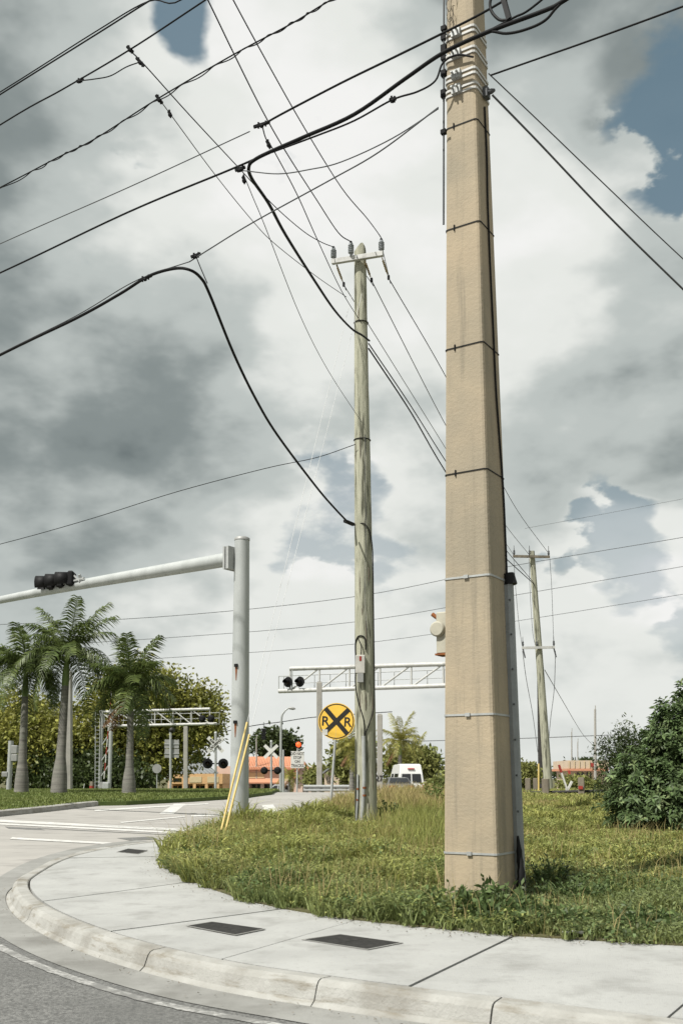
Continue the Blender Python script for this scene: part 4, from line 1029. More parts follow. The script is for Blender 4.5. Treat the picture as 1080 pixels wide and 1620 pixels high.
# far transmission lines
for k, (pix, lab) in enumerate((([(-100, 992), (250, 976), (560, 944), (800, 897), (1080, 850), (1200, 828)], 'highest of three far parallel lines behind the poles'),
    ([(-100, 1030), (250, 1010), (560, 984), (800, 944), (1080, 896), (1200, 874)], 'middle of three far parallel lines behind the poles'),
    ([(-100, 1062), (260, 1041), (560, 1019), (800, 985), (1080, 940), (1200, 920)], 'lowest of three far parallel lines behind the poles'),
    ([(830, 836), (960, 812), (1080, 789), (1200, 766)], 'faint far line above the distant wooden pole'))):
    wire([P(*p, 105 + 10 * k) for p in pix], .026 if k < 3 else .018, lab, m_wireg, 'far transmission lines')
wire([P(*p, 112) for p in [(330, 1163), (395, 1149), (445, 1142), (503, 1134), (620, 1126)]], .04, 'dark span wire carrying the small hanging traffic signal')
wire([P(*p, 140) for p in [(640, 1173), (760, 1170), (860, 1167), (960, 1163), (1100, 1158)]], .045, 'faint low wire near the horizon on the right', m_wireg, 'far transmission lines')

# clamps on the wires (things clipped to a wire)
def clamp(px, py, Y, L_, ang, label, r=.02):
    c = P(px, py, Y); d = Vector((math.cos(R(ang)), .15, math.sin(R(ang)))).normalized()
    mb = MB(); mb.bar(c - d * L_ / 2, c + d * L_ / 2, r * 1.6); mb.bar(c - d * L_ * .2 - Z * r * 1.8, c - d * L_ * .2 + Z * r * 2, r * 1.2); mb.bar(c + d * L_ * .25 - Z * r * 2, c + d * L_ * .25 + Z * r * 1.6, r); mb.lathe(c - Z * r, [(r, -r), (r * 1.3, 0), (r, r)], d, 8)
    mb.place('wire_clamp', m_wire, c, label, 'clamp', 'clamps on the wires')
for px, py, L_, ang, lab in ((206, 78, .12, -40, 'clamp on the second wire where the first tap begins'), (222, 98, .16, -45, 'clamp at the end of first tap jumper'),
    (127, 127, .12, 30, 'small clamp at the lower left end of the drooping jumper'), (252, 157, .14, -50, 'clamp on the twisted double wire'), (269, 180, .08, -60, 'ring clamp hanging below the twisted double wire'),
    (414, 197, .22, 25, 'splice where thin grey wire becomes black wire'), (425, 228, .10, -60, 'spacer below the splice on the dropping wire'), (380, 267, .14, 25, 'clamp at the heavy cable bend'),
    (386, 284, .08, -70, 'small clamp hanging under the heavy cable bend'), (310, 404, .14, 25, 'clamp on messenger wire above the lower cable arch'), (230, 440, .2, 28, 'lashing clamp where lower cable meets its messenger'), (621, 157, .08, 20, 'small connector on the thin cable left of the concrete pole')):
    clamp(px, py, YA(px, py), L_, ang, lab)
# loop and spacer at the very top right of the pole
q_ = MB().tube(catmull(A((800, -8), (784, -14), (775, 2), (777, 18), (789, 31), (802, 32)), 6), .016, 8); q_.place('cable_loop', m_black, P(790, 10, YA(790, 10)), 'black cable loop hanging right of the concrete pole at the top edge', 'cable loop')
q_ = MB().bar(P(793, -12, YA(793, -12)), P(805, 31, YA(805, 31)), .045, .05); q_.place('cable_spacer', m_black, P(800, 10, YA(800, 10)), 'black spacer bar holding the top cables apart', 'spacer')

# ------------------------------------------------------------------ palms on the median
def frond_mesh(L_, droop, seed, nl=46, lw=.05, ll=.58):
    r0 = np.random.default_rng(seed); V = []; Fc = []
    pts = []
    for i in range(13):
        t = i / 12; pts.append(Vector((L_ * (t - .12 * t * t * droop), 0, L_ * (.55 * t - droop * .95 * t * t))))
    mb = MB(); mb.tube(pts, [.028 * (1 - .85 * i / 12) for i in range(13)], 5)
    for i in range(nl):
        t = .12 + .88 * i / nl; k = min(int(t * 12), 11); f = t * 12 - k; p = pts[k].lerp(pts[k + 1], f); tg = (pts[k + 1] - pts[k]).normalized()
        l_ = ll * (.45 + .55 * math.sin(math.pi * min(1, t * .9 + .1))) 
        for s_ in (-1, 1):
            d = (tg * r0.uniform(.35, .6) + Vector((0, s_, 0)) * 1.0 + Vector((0, 0, r0.uniform(-.35, .35)))).normalized()
            m_ = p + d * l_ * .5; e = p + d * l_ + Vector((0, 0, -l_ * r0.uniform(.35, .8)))
            w_ = tg * lw * .5
            mb.add([p - w_ * .6, p + w_ * .6, m_ + w_, m_ - w_, e], [(0, 1, 2, 3), (3, 2, 4)])
    return mb
def palm(base, top, label, nf, L_, seeds, rad=(.28, .16, .10), dead=0, cs=1.3, fm=None):
    base, top = Vector(base), Vector(top); t = thing('royal_palm', base, label, 'palm tree', 'royal palms on the median')
    H = (top - base).length; pts, rr = [], []
    for i in range(17):
        f = i / 16; pts.append(base.lerp(top, f) - Z * (.05 if i == 0 else 0))
        rr.append(rad[0] * (1 - f / .14) + rad[0] * .86 * (f / .14) if f < .14 else (rad[0] * .86 + (rad[1] - rad[0] * .86) * min(1, (f - .14) / .12) if f < .26 else rad[1] + (rad[2] - rad[1]) * (f - .26) / .74))
    cut = 12
    MB().tube(pts[:cut + 1], rr[:cut + 1], 16).build('trunk', m_trunk, t)
    MB().tube(pts[cut:], [rr[cut] * .98, rr[cut] * 1.02, rr[cut] * .85, rr[cut] * .62, rr[cut] * .4], 14).build('crownshaft', m_shaft, t)
    rnd = random.Random(seeds)
    ms = []
    for k in range(5):
        o = frond_mesh(L_ * (.9 + .05 * k), (.6, .8, 1.0, 1.25, .3)[k], seeds * 10 + k).build('frond', fm or m_frond); ms.append(o.data); bpy.data.objects.remove(o)
    for k in range(nf):
        el = (k + .5) / nf; mi = 4 if el < .16 else (0 if el < .38 else (1 if el < .6 else (2 if el < .82 else 3)))
        o = bpy.data.objects.new('frond', ms[mi]); col.objects.link(o); o.parent = t; o.location = top - base - Z * .1
        o.rotation_euler = (rnd.uniform(-.25, .25), R(-44 + 70 * el + rnd.uniform(-10, 10)), k * 2.4 + rnd.uniform(-.3, .3)); ORG[o.name] = base
    for k in range(dead):
        o = frond_mesh(L_ * .8, .2, seeds * 10 + 8 + k, 26, .05, .4).build('dead_frond', m_dead, None); me = o.data; o.parent = t; o.location = top - base - Z * .35
        o.rotation_euler = (0, R(72 + 6 * k), (3.6, 2.7, .4, 5.2, 4.4)[k]); o['label'] = 'brown dead frond hanging down the trunk'
def gp_(px, py, Y): b = P(px, py, Y); b.z = zg(Y) + .09; return b
palm(gp_(34, 1257, 39), P(42, 1052, 39), 'royal palm nearest the left edge with full green crown', 22, 2.0, 3)
palm(gp_(93, 1259, 38), P(107, 1030, 38.4), 'tallest royal palm in the middle of the three', 23, 2.3, 5, (.31, .175, .115))
palm(gp_(204, 1259, 38), P(208, 1082, 38), 'royal palm with red-brown dead fronds hanging beside the rail gantry', 20, 2.0, 9, (.27, .145, .10), dead=2)

def simple_post(name, px, y0, y1, Y, w, mat, label, cat, group=None, square=True, taper=.8, px_top=None):
    b = P(px, y1, Y); b.z = min(b.z, zg(Y)); tp = P(px_top or px, y0, Y); t = MB()
    if square: t.bar(b - Z * .1, tp, w)
    else: t.tube([b - Z * .1, b.lerp(tp, .5), tp], [w / 2, w / 2 * (1 + taper) / 2, w / 2 * taper], 12)
    return b, tp, t
b, tp, q_ = simple_post('concrete_post', 109, 1062, 1255, 46, .30, m_conc, '', ''); 
t = thing('concrete_post', b, 'tall plain concrete post right behind the middle royal palm', 'post', 'concrete line posts'); q_.build('shaft', m_conc, t, bevel=.03); MB().lathe(tp, [(.09, -.02), (.09, .06), (.05, .14)], Z, 10).build('post_cap', m_galv, t)
for px, y0, Y, w, lab in ((294, 1150, 70, .28, 'concrete post below the end of the left rail gantry'), (505, 1080, 52, .28, 'tall concrete post left of the railroad crossing sign'), (600.5, 1131, 54, .28, 'pale concrete post right of the wooden pole')):
    b, tp, q_ = simple_post('concrete_post', px, y0, 1256, Y, w, m_conc, '', '')
    t = thing('concrete_post', b, lab, 'post', 'concrete line posts'); q_.build('shaft', m_conc, t, bevel=.02)
    MB().box(tp + Z * .02, (w * .8, w * .8, .06)).build('post_cap', m_conc, t)
    if px > 590: text_mesh('27', .42, P(599.5, 1232, Y - .16), Vector((1, 0, 0)), Z, Vector((0, -1, 0)), 'number_stencil', m_signblk, t, .01)

# ------------------------------------------------------------------ rail gantries
def flasher(parent, c, r, nrm, hood=True):
    b = MB().lathe(c - nrm * .03, [(r * .5, -.25), (r * .55, -.05), (r, -.02), (r, .02)], nrm, 18).build('flasher', m_black, parent)
    MB().lathe(c + nrm * .0, [(r * .42, -.01), (r * .42, .03), (r * .2, .05)], nrm, 14).build('flasher_lens', m_lens, b)
    if hood:
        rt_ = nrm.cross(Z).normalized(); V = []; n = 12
        for i in range(n + 1):
            a = math.pi * (-.1 + 1.2 * i / n); d = rt_ * math.cos(a) + Z * math.sin(a); V += [c + d * r * .5, c + d * r * .5 + nrm * .3]
        MB().add(V, [(2 * i, 2 * i + 1, 2 * i + 3, 2 * i + 2) for i in range(n)], True).build('flasher_hood', m_black, b)
def gantry(label, up0, up1, lo0, lo1, ends, nb, r, legs, flashers, fnrm, ladder=None, legtop=None, diag=1):
    base = Vector((legs[0].x, legs[0].y, legs[0].z)); t = thing('rail_signal_gantry', base, label, 'rail gantry', 'railroad signal gantries')
    MB().tube([up0, up1], r, 12).build('upper_chord', m_alum, t); MB().tube([lo0, lo1], r, 12).build('lower_chord', m_alum, t)
    dv = (up1 - up0).normalized(); back = Vector((dv.y, -dv.x, 0)).normalized() * -1
    if back.y < 0: back = -back
    for k in range(nb + 1):
        f = k / nb; a = up0.lerp(up1, f); 
        ff = max(0, min(1, (a - lo0).dot((lo1 - lo0).normalized()) / (lo1 - lo0).length)); b = lo0.lerp(lo1, ff)
        MB().tube([a, b], r * .42, 8).build('upright', m_alum, t)
        if k < nb:
            a2 = up0.lerp(up1, (k + 1) / nb); ff2 = max(0, min(1, (a2 - lo0).dot((lo1 - lo0).normalized()) / (lo1 - lo0).length)); b2 = lo0.lerp(lo1, ff2)
            MB().tube([a2, b] if diag > 0 else [a, b2], r * .42, 8).build('diagonal', m_alum, t)
    # walkway rail behind
    rl = MB(); o_ = back * .75
    rl.tube([lo0 + o_ + Z * .95, lo1 + o_ + Z * .95], r * .22, 6); rl.tube([lo0 + o_ + Z * .5, lo1 + o_ + Z * .5], r * .18, 6)
    for k in range(nb * 2 + 1): p = lo0.lerp(lo1, k / (nb * 2)) + o_; rl.tube([p, p + Z * .95], r * .2, 6)
    rl.build('walkway_rail', m_galv, t)
    wk = MB(); ctr = (lo0 + lo1) / 2 + o_ * .55; wk.box(ctr, ((lo1 - lo0).length, .6, .05), (dv, back, Z)); wk.build('walkway', m_galv, t)
    for p in legs:
        q = p.copy(); q.z = (legtop if legtop else max(up0.z, up1.z)) ; MB().tube([p - Z * .2, q], r * 1.35, 12).build('leg', m_galv, t)
    for c in flashers: flasher(t, c, .30, fnrm)
    return t
GY = 56.0
up0, up1 = P(459, 1058, 57.5), P(752, 1049, 54); lo0, lo1 = P(441, 1093.5, 57.7), P(752, 1083, 54)
lg = P(755, 1250, 54); lg.z = zg(54) - .1; lg2 = lg + Vector((.2, .9, 0))
g = gantry('aluminium rail signal gantry reaching left from behind the concrete pole', up0, up1, lo0, lo1, 0, 6, .125, [lg, lg2], [P(455, 1079, 57.3), P(474, 1078.5, 57.1)], Vector((-.55, -.83, 0)).normalized())
MB().bar(P(441, 1070, 57.7), lo0, .05).build('end_frame', m_galv, g); MB().bar(P(441, 1070, 57.7), P(459, 1070, 57.5), .05).build('end_frame', m_galv, g); MB().bar(P(462, 1058, 57.4), P(462, 1093, 57.4), .07).build('end_frame', m_galv, g)
Y2 = 84.0
up0, up1 = P(160, 1126.5, Y2), P(332, 1121.5, Y2 - 1.5); lo0, lo1 = P(160, 1149, Y2), P(343, 1145, Y2 - 1.5)
l1 = P(158, 1256, Y2); l2 = P(173, 1256, Y2 - .8); l1.z = l2.z = zg(Y2)
g = gantry('aluminium rail signal gantry standing behind the royal palms', up0, up1, lo0, lo1, 0, 6, .115, [l1, l2], [P(320, 1137, Y2 - 2), P(334, 1137, Y2 - 2.1)], Vector((.2, .97, 0)).normalized(), diag=-1)
ld = MB(); a = P(154.5, 1256, Y2 - .2); a.z = zg(Y2); b = P(155, 1124, Y2 - .2)
for s_ in (-.18, .18): ld.tube([a + Vector((s_, 0, 0)), b + Vector((s_, 0, 0))], .035, 6)
for k in range(22): p = a.lerp(b, k / 22); ld.bar(p - Vector((.18, 0, 0)), p + Vector((.18, 0, 0)), .035)
ld.build('ladder', m_galv, g)
br = MB()
for k in range(5): z0 = l1.z + .3 + 1.3 * k; br.bar(Vector((l1.x, l1.y, z0)), Vector((l2.x, l2.y, z0 + 1.2)), .08)
br.build('leg_bracing', m_galv, g)

# crossing gate raised beside the left gantry
b = P(168, 1255, 82); b.z = zg(82); t = thing('crossing_gate', b, 'raised red and white striped crossing gate arm by the left gantry', 'crossing gate')
MB().box(b + Z * .6, (.5, .5, 1.2)).build('gate_mechanism', m_galv, t, bevel=.04)
a0_, a1_ = P(165, 1232, 82), P(178, 1082, 82)
for k in range(12): MB().bar(a0_.lerp(a1_, k / 12), a0_.lerp(a1_, (k + 1) / 12), .16, .05).build('gate_stripe', m_red if k % 2 else m_signw, t)
MB().box(a0_ - Z * .5, (.7, .2, .5)).build('counterweight', m_signback, t)

def crossbuck(px, yb, Y, yx, yf, lab, front, nx):
    b = P(px, yb, Y); b.z = zg(Y); c = P(px, yx, Y); nrm = Vector((nx, -1, 0)).normalized(); rt_ = Vector((-nrm.y, nrm.x, 0)); fc = P(px, yf, Y)
    t = thing('crossing_signal', b, lab, 'crossing signal', 'railroad crossing signals')
    MB().tube([b, c + Z * .75], .085, 10).build('post', m_galv, t); MB().lathe(c + Z * .75, [(.1, -.03), (.09, .06), (.02, .1)], Z, 10).build('post_cap', m_galv, t)
    for s_ in (-1, 1):
        d = (rt_ + Z * s_ * .95).normalized(); u = nrm.cross(d); bl = MB().bar(c - d * .68 + nrm * (.1 + .02 * s_), c + d * .68 + nrm * (.1 + .02 * s_), .24, .02, nrm).build('crossbuck_blade', m_signw, t)
        if front:
            if u.z < 0: u = -u
            text_mesh('CROSSING' if s_ > 0 else 'RAILROAD', .2, c + nrm * (.113 + .02 * s_), d if d.dot(rt_) > 0 else -d, u, nrm, 'lettering', m_signblk, bl, .008)
    MB().bar(fc - rt_ * .75, fc + rt_ * .75, .08).build('flasher_arm', m_black, t)
    for s_ in (-1, 1): flasher(t, fc + rt_ * s_ * .5 + nrm * .1, .33 if front else .28, nrm if front else -nrm)
crossbuck(341, 1256, 66, 1178, 1208, 'railroad crossbuck with lettering and twin dark flashers beside the mast', True, .1)
crossbuck(429, 1258, 76, 1189, 1219, 'blank white crossbuck with twin flashers before the pink building', False, -.1)

# do-not-stop sign with lit beacon
sY = 62; b = P(469.5, 1258, sY); b.z = zg(sY); t = thing('tracks_warning_sign', b, 'white stop warning sign for tracks with a lit red beacon above', 'road sign'); nrm = Vector((0, -1, 0)); c = P(470.5, 1202, sY)
MB().tube([b, c + Z * .85], .05, 8).build('post', m_galv, t)
pl = MB().box(c + nrm * .07, (.80, .03, 1.02)).build('sign_plate', m_signw, t, bevel=.008)
for k, w_ in enumerate(('DO NOT', 'STOP', 'ON', 'TRACKS')): text_mesh(w_, .24, c + nrm * .088 + Z * (.36 - .24 * k), Vector((1, 0, 0)), Z, nrm, 'lettering', m_signblk, pl, .004, .85)
bc = P(472, 1178, sY - .1); hb = MB().box(bc + Vector((0, .12, 0)), (.36, .2, .36)).build('beacon_housing', m_black, t, bevel=.03)
MB().lathe(bc, [(.16, 0), (.15, .05), (.08, .1), (0, .11)], nrm, 16).build('beacon_lens', m_beacon, hb)

# street lamp
lY = 92; b = P(444, 1262, lY); b.z = zg(lY); t = thing('street_lamp', b, 'slim grey street lamp with curved arm before the pink building', 'street lamp')
MB().tube(catmull([b, P(444, 1200, lY), P(445, 1140, lY), P(449, 1127, lY), P(456, 1120.5, lY)], 5), [.14 - .004 * i for i in range(21)], 8).build('post', m_galv, t)
MB().lathe(P(455.5, 1120, lY), [(.03, 0), (.12, .15), (.14, .5), (.04, .7)], Vector((.9, 0, -.1)), 10).build('lamp_head', m_signback, t)
b = P(448, 1258, 80); b.z = zg(80); q_ = MB().tube([b, P(448, 1186, 80)], [.1, .08], 8); q_.place('slim_post', m_galv, b, 'plain short grey post just right of the street lamp', 'post')

# hanging signal on the span wire
c = P(417, 1157, 112); t = thing('hanging_traffic_signal', c, 'small dark traffic signal hanging from the far span wire', 'traffic signal')
for k in range(3): MB().box(c + Z * (.1 - .42 * k), (.42, .35, .40)).build('lamp_housing', m_black, t, bevel=.04)
MB().bar(c + Z * .3, c + Z * 1.0, .06).build('hanger', m_black, t)
c = P(574, 1168, 60); b = Vector((c.x, c.y, zg(60))); t = thing('post_traffic_signal', b, 'dark traffic signal half hidden behind the wooden pole', 'traffic signal')
for k in range(3): MB().box(c + Z * (.1 - .36 * k), (.34, .3, .34)).build('lamp_housing', m_black, t, bevel=.03)
MB().tube([b, c - Z * .8], .07, 8).build('post', m_galv, t)

# signs and poles among the left trees
sY = 58; b = P(270, 1255, sY); b.z = zg(sY); t = thing('sign_from_behind', b, 'blank grey back of a square sign on a lamp-topped post', 'road sign'); MB().tube([b, P(270, 1158, sY)], .07, 8).build('post', m_galv, t)
for k in range(2): MB().box(P(272, 1177 + 15 * k, sY + .1), (.82, .03, .50)).build('sign_panel', m_signback, t, bevel=.006)
for k in range(2): MB().box(P(272, 1177 + 15 * k, sY + .07), (.86, .03, .05)).build('sign_rail', m_galv, t)
MB().lathe(P(272, 1155, sY), [(.02, -.16), (.16, -.08), (.16, .06), (.05, .15)], Z, 12).build('lamp', m_signblk, t)
sY = 60; b = P(248.5, 1256, sY); b.z = zg(sY); t = thing('round_sign', b, 'grey back of a small round sign on a thin post', 'road sign'); MB().tube([b, P(248.5, 1210, sY)], .03, 8).build('post', m_galv, t); MB().lathe(P(248.5, 1216, sY - .05), [(.27, 0), (.27, .02)], Vector((0, -1, 0)), 24).build('sign_plate', m_signback, t)
sY = 44; b = P(14, 1257, sY); b.z = zg(sY) + .1; t = thing('pedestrian_signal_post', b, 'grey post with pedestrian signal boxes at the far left edge', 'signal post'); MB().tube([b, P(18, 1172, sY)], .11, 10).build('post', m_galv, t)
MB().box(P(24, 1186, sY), (.26, .25, .36)).build('signal_box', m_signback, t, bevel=.02); MB().box(P(24, 1199, sY), (.26, .25, .30)).build('signal_box', m_signback, t, bevel=.02); MB().box(P(9, 1225, sY), (.26, .25, .22)).build('button_box', m_signback, t, bevel=.02)
sY = 70; b = P(145, 1257, sY); b.z = zg(sY); t = thing('marker_post', b, 'short red and white marker post beside the left gantry legs', 'marker post'); MB().lathe(b, [(.14, 0), (.14, .85), (.1, .95)], Z, 10).build('post', m_timber, t); MB().lathe(b + Z * .25, [(.15, 0), (.15, .4)], Z, 10).build('red_band', m_red, t)
b = P(131, 1256, 68); b.z = zg(68); q_ = MB().bar(b, P(134, 1240, 68), .07, .03); q_.place('white_stake', m_signw, b, 'thin white slanted stake on the lawn near the gantry', 'stake')

# guard rail
gY = 50; t = thing('guard_rail', P(480, 1250, gY), 'low galvanised guard rail across the end of the road', 'guard rail')
V = []
for px in (480, 552):
    c = P(px, 1247, gY)
    for y_, z_ in ((0, .16), (-.05, .12), (-.05, .06), (.02, .02), (.02, -.02), (-.05, -.06), (-.05, -.12), (0, -.16)): V.append(c + Vector((0, y_, z_)))
MB().add(V, [(k, k + 1, k + 9, k + 8) for k in range(7)]).build('rail', m_galv, t)
for px in (486, 508, 530, 548): c = P(px, 1247, gY + .08); MB().bar(Vector((c.x, c.y, zg(gY) - .2)), c + Z * .1, .12).build('post', m_timber, t)

# ------------------------------------------------------------------ vehicles
def vehicle(name, loc, rz, label, body, house, W, Wt, mat, wheels, wr, glassrear=None, win=None, cat='car', extras=None):
    """body, house: side profiles (x along the car, z up); W, Wt widths of body and roof"""
    loc = Vector(loc); t = thing(name, loc, label, cat); t.rotation_euler = (0, 0, rz)
    def loc_(v): return loc + Vector(v)
    mb = MB(); n = len(body); V = [loc_((x, s_ * W / 2, z)) for s_ in (-1, 1) for x, z in body]
    mb.add(V, [tuple(range(n)), tuple(range(2 * n - 1, n - 1, -1))] + [(i, (i + 1) % n, n + (i + 1) % n, n + i) for i in range(n)]); mb.build('body', mat, t, bevel=.05)
    zlo = min(z for x, z in house); zhi = max(z for x, z in house); h = MB(); n = len(house)
    wid = lambda z: W * .96 + (Wt - W * .96) * (z - zlo) / (zhi - zlo)
    V = [loc_((x, s_ * wid(z) / 2, z)) for s_ in (-1, 1) for x, z in house]
    h.add(V, [tuple(range(n)), tuple(range(2 * n - 1, n - 1, -1))] + [(i, (i + 1) % n, n + (i + 1) % n, n + i) for i in range(n)]); cab = h.build('cabin', mat, t, bevel=.04)
    for poly in (win or []):
        for s_ in (-1, 1): MB().add([loc_((x, s_ * (wid(z) / 2 + .012), z)) for x, z in poly], [tuple(range(len(poly)))]).build('side_window', m_glass, cab)
    for (x0, z0, x1, z1, y0, y1) in (glassrear or []):
        V = [loc_((x0, y0 * wid(z0) / 2, z0)), loc_((x0, y1 * wid(z0) / 2, z0)), loc_((x1, y1 * wid(z1) / 2, z1)), loc_((x1, y0 * wid(z1) / 2, z1))]; MB().add(V, [(0, 1, 2, 3)]).build('window', m_glass, cab)
    for x in wheels:
        for s_ in (-1, 1):
            w_ = MB().lathe(loc_((x, s_ * (W / 2 - .2), wr)), [(wr * .6, 0), (wr * .95, .01), (wr, .04), (wr, .18), (wr * .95, .21), (wr * .6, .22)], Vector((0, s_, 0)), 20).build('wheel', m_tyre, t)
            MB().lathe(loc_((x, s_ * (W / 2 - .2), wr)), [(wr * .58, .05), (wr * .58, .2), (wr * .2, .215)], Vector((0, s_, 0)), 16).build('rim', m_galv, w_)
    for (nm, c, sz, m_) in (extras or []): MB().box(loc_(c), sz).build(nm, m_, t, bevel=.012)
    return t
# white van seen from behind, facing away (local +x is forward)
vY = 78; vl = P(641, 1262, vY); vl.z = zg(vY) - .22
vehicle('parked_van', vl, R(97), 'white high-roof van seen from behind at the grass edge', [(-2.5, .35), (-2.55, .6), (-2.5, 1.25), (1.6, 1.25), (2.5, 1.0), (2.6, .5), (2.5, .3)],
        [(-2.48, 1.2), (-2.40, 2.0), (-2.2, 2.62), (-1.9, 2.72), (.8, 2.66), (1.1, 2.3), (1.9, 1.2)], 2.02, 1.55, m_carw, (-1.5, 1.6), .36,
        [(-2.50, 1.35, -2.425, 1.98, -.80, -.06), (-2.50, 1.35, -2.425, 1.98, .06, .80)], [[(-1.9, 1.4), (-1.9, 2.0), (-.3, 2.0), (-.3, 1.4)], [(.1, 1.4), (.1, 2.0), (.9, 2.0), (1.3, 1.4)]], 'van',
        [('brake_light', (-2.36, 0, 2.36), (.12, .5, .08), m_tail), ('tail_lamp', (-2.53, .9, .95), (.1, .16, .42), m_tail), ('tail_lamp', (-2.53, -.9, .95), (.1, .16, .42), m_tail), ('bumper', (-2.6, 0, .45), (.2, 1.95, .22), m_card), ('number_plate', (-2.57, 0, .8), (.04, .45, .2), m_signw)])
cY = 71; cl = P(627, 1262, cY); cl.z = zg(cY) - .16
vehicle('parked_sedan', cl, R(95), 'dark grey sedan with red tail lamps in front of the white van', [(-2.3, .3), (-2.36, .55), (-2.28, .95), (-1.5, 1.02), (1.2, .95), (2.2, .8), (2.35, .5), (2.25, .28)],
        [(-1.75, .95), (-1.05, 1.40), (.3, 1.43), (1.15, .93)], 1.78, 1.25, m_card, (-1.4, 1.4), .31, [(-1.70, 1.0, -1.14, 1.375, -.9, .9)], [[(-1.1, 1.02), (-.85, 1.34), (-.2, 1.36), (-.2, 1.02)], [(-.1, 1.02), (-.1, 1.36), (.3, 1.36), (.85, 1.02)]], 'car',
        [('tail_lamp', (-2.31, .62, .78), (.1, .42, .16), m_tail), ('tail_lamp', (-2.31, -.62, .78), (.1, .42, .16), m_tail), ('number_plate', (-2.35, 0, .78), (.04, .4, .15), m_signw), ('bumper', (-2.38, 0, .48), (.14, 1.7, .2), m_card)])
uY = 142; ul = P(437, 1262, uY); ul.z = zg(uY) + .15
vehicle('parked_suv', ul, R(180), 'silver sport utility car in side view before the pink building', [(-2.3, .4), (-2.35, .7), (-2.3, 1.05), (1.0, 1.05), (2.2, .92), (2.35, .6), (2.3, .4)],
        [(-2.28, 1.0), (-2.1, 1.7), (-1.9, 1.78), (.2, 1.78), (1.15, 1.02)], 1.85, 1.5, m_cars, (-1.4, 1.4), .36, None, [[(-2.05, 1.1), (-1.95, 1.6), (-1.25, 1.6), (-1.25, 1.1)], [(-1.1, 1.1), (-1.1, 1.6), (-.35, 1.6), (-.35, 1.1)], [(-.2, 1.1), (-.2, 1.6), (.2, 1.6), (.8, 1.1)]], 'car',
        [('bumper', (2.36, 0, .55), (.16, 1.8, .25), m_card), ('tail_lamp', (-2.33, .85, 1.0), (.08, .15, .3), m_tail), ('tail_lamp', (-2.33, -.85, 1.0), (.08, .15, .3), m_tail)])

# ------------------------------------------------------------------ buildings
X = Vector((1, 0, 0))
bY = 150
def bx(px, py, Y=bY): return P(px, py, Y)
def slab(t, name, mat, x0, y0, x1, y1, Y0, dep, bevel=0):
    a, b = P(x0, y0, Y0), P(x1, y1, Y0); c = (a + b) / 2; return MB().box((c.x, Y0 + dep / 2, c.z), (abs(b.x - a.x), dep, abs(a.z - b.z))).build(name, mat, t, bevel)
# pink house with terracotta roof
pb = thing('pink_house', Vector((P(440, 1262, bY).x, bY, zg(bY))), 'pink stucco building with terracotta tiled roof behind the silver car', 'building')
slab(pb, 'wall', m_pink, 340, 1212, 478, 1268, bY, 9)
slab(pb, 'gable_wall', m_pink, 470, 1213, 494, 1268, bY - 1.5, 9)
def roof(t, x0, x1, ye, yr, Y0, dep, mat, name='roof', hip=8):
    e0, e1 = P(x0, ye, Y0 - .6), P(x1, ye, Y0 - .6); r0, r1 = P(x0 + hip, yr, Y0 + dep / 2), P(x1 - hip, yr, Y0 + dep / 2); r1.z = r0.z; e1.z = e0.z
    b0, b1 = Vector((e0.x, Y0 + dep, e0.z)), Vector((e1.x, Y0 + dep, e1.z)); dn = Z * -.18
    V = [e0, e1, b1, b0, r0, r1] + [e0 + dn, e1 + dn, b1 + dn, b0 + dn]
    return MB().add(V, [(0, 1, 5, 4), (2, 3, 4, 5), (1, 2, 5), (3, 0, 4), (6, 7, 1, 0), (7, 8, 2, 1), (8, 9, 3, 2), (9, 6, 0, 3), (9, 8, 7, 6)]).build(name, mat, t)
rf = roof(pb, 374, 476, 1215.5, 1197, bY, 9, m_tile)
for k in range(40):     # rows of tile ridges on the slope
    f = (k + .5) / 40; a = P(374, 1215.5, bY - .6); b = P(476, 1215.5, bY - .6); c0 = a.lerp(b, f); top = Vector((min(max(c0.x, P(382, 1197, bY + 4.5).x), P(468, 1197, bY + 4.5).x), bY + 4.4, P(400, 1197.6, bY + 4.5).z)); c0.z = a.z + .05
    MB().tube([c0, top], .07, 5).build('tile_ridge', m_tile, rf)
e = roof(pb, 330, 442, 1237.5, 1232, bY - 3, 3, m_tile, 'porch_roof', 2)
gr_ = MB(); a, b, c = P(466, 1232, bY - 2.2), P(497, 1232, bY - 2.2), P(478, 1206, bY - 2.2); gr_.prism([a, c, c + Vector((.0, 0, .3)), a + Vector((-.4, 0, .1))], (0, 9, 0)); gr_.prism([b, c, c + Vector((0, 0, .3)), b + Vector((.4, 0, .1))], (0, 9, 0)); gr_.build('gable_roof', m_tile, pb)
MB().prism([P(470, 1232, bY - 1.55), P(494, 1232, bY - 1.55), P(478.5, 1208.5, bY - 1.55)], (0, .2, 0)).build('gable', m_pink, pb)
w_ = slab(pb, 'window', m_glass, 479, 1225, 485.5, 1256, bY - 1.62, .1); MB().bar(P(482, 1225, bY - 1.68), P(482, 1256, bY - 1.68), .06).build('mullion', m_pink, w_)
for x0, x1 in ((399, 412), (418, 432), (347, 360), (366, 380)):
    w_ = slab(pb, 'window', m_glass, x0, 1241, x1, 1262, bY - .06, .1); MB().bar(P((x0 + x1) / 2, 1241, bY - .1), P((x0 + x1) / 2, 1262, bY - .1), .07).build('mullion', m_cream, w_)
for px in (392, 415, 436): q = P(px, 1238, bY - 2.8); MB().box((q.x, q.y, (q.z + zg(bY)) / 2), (.5, .4, q.z - zg(bY))).build('column', m_pink, pb)
slab(pb, 'frieze', m_cream, 391, 1222, 418, 1231, bY - .08, .12)
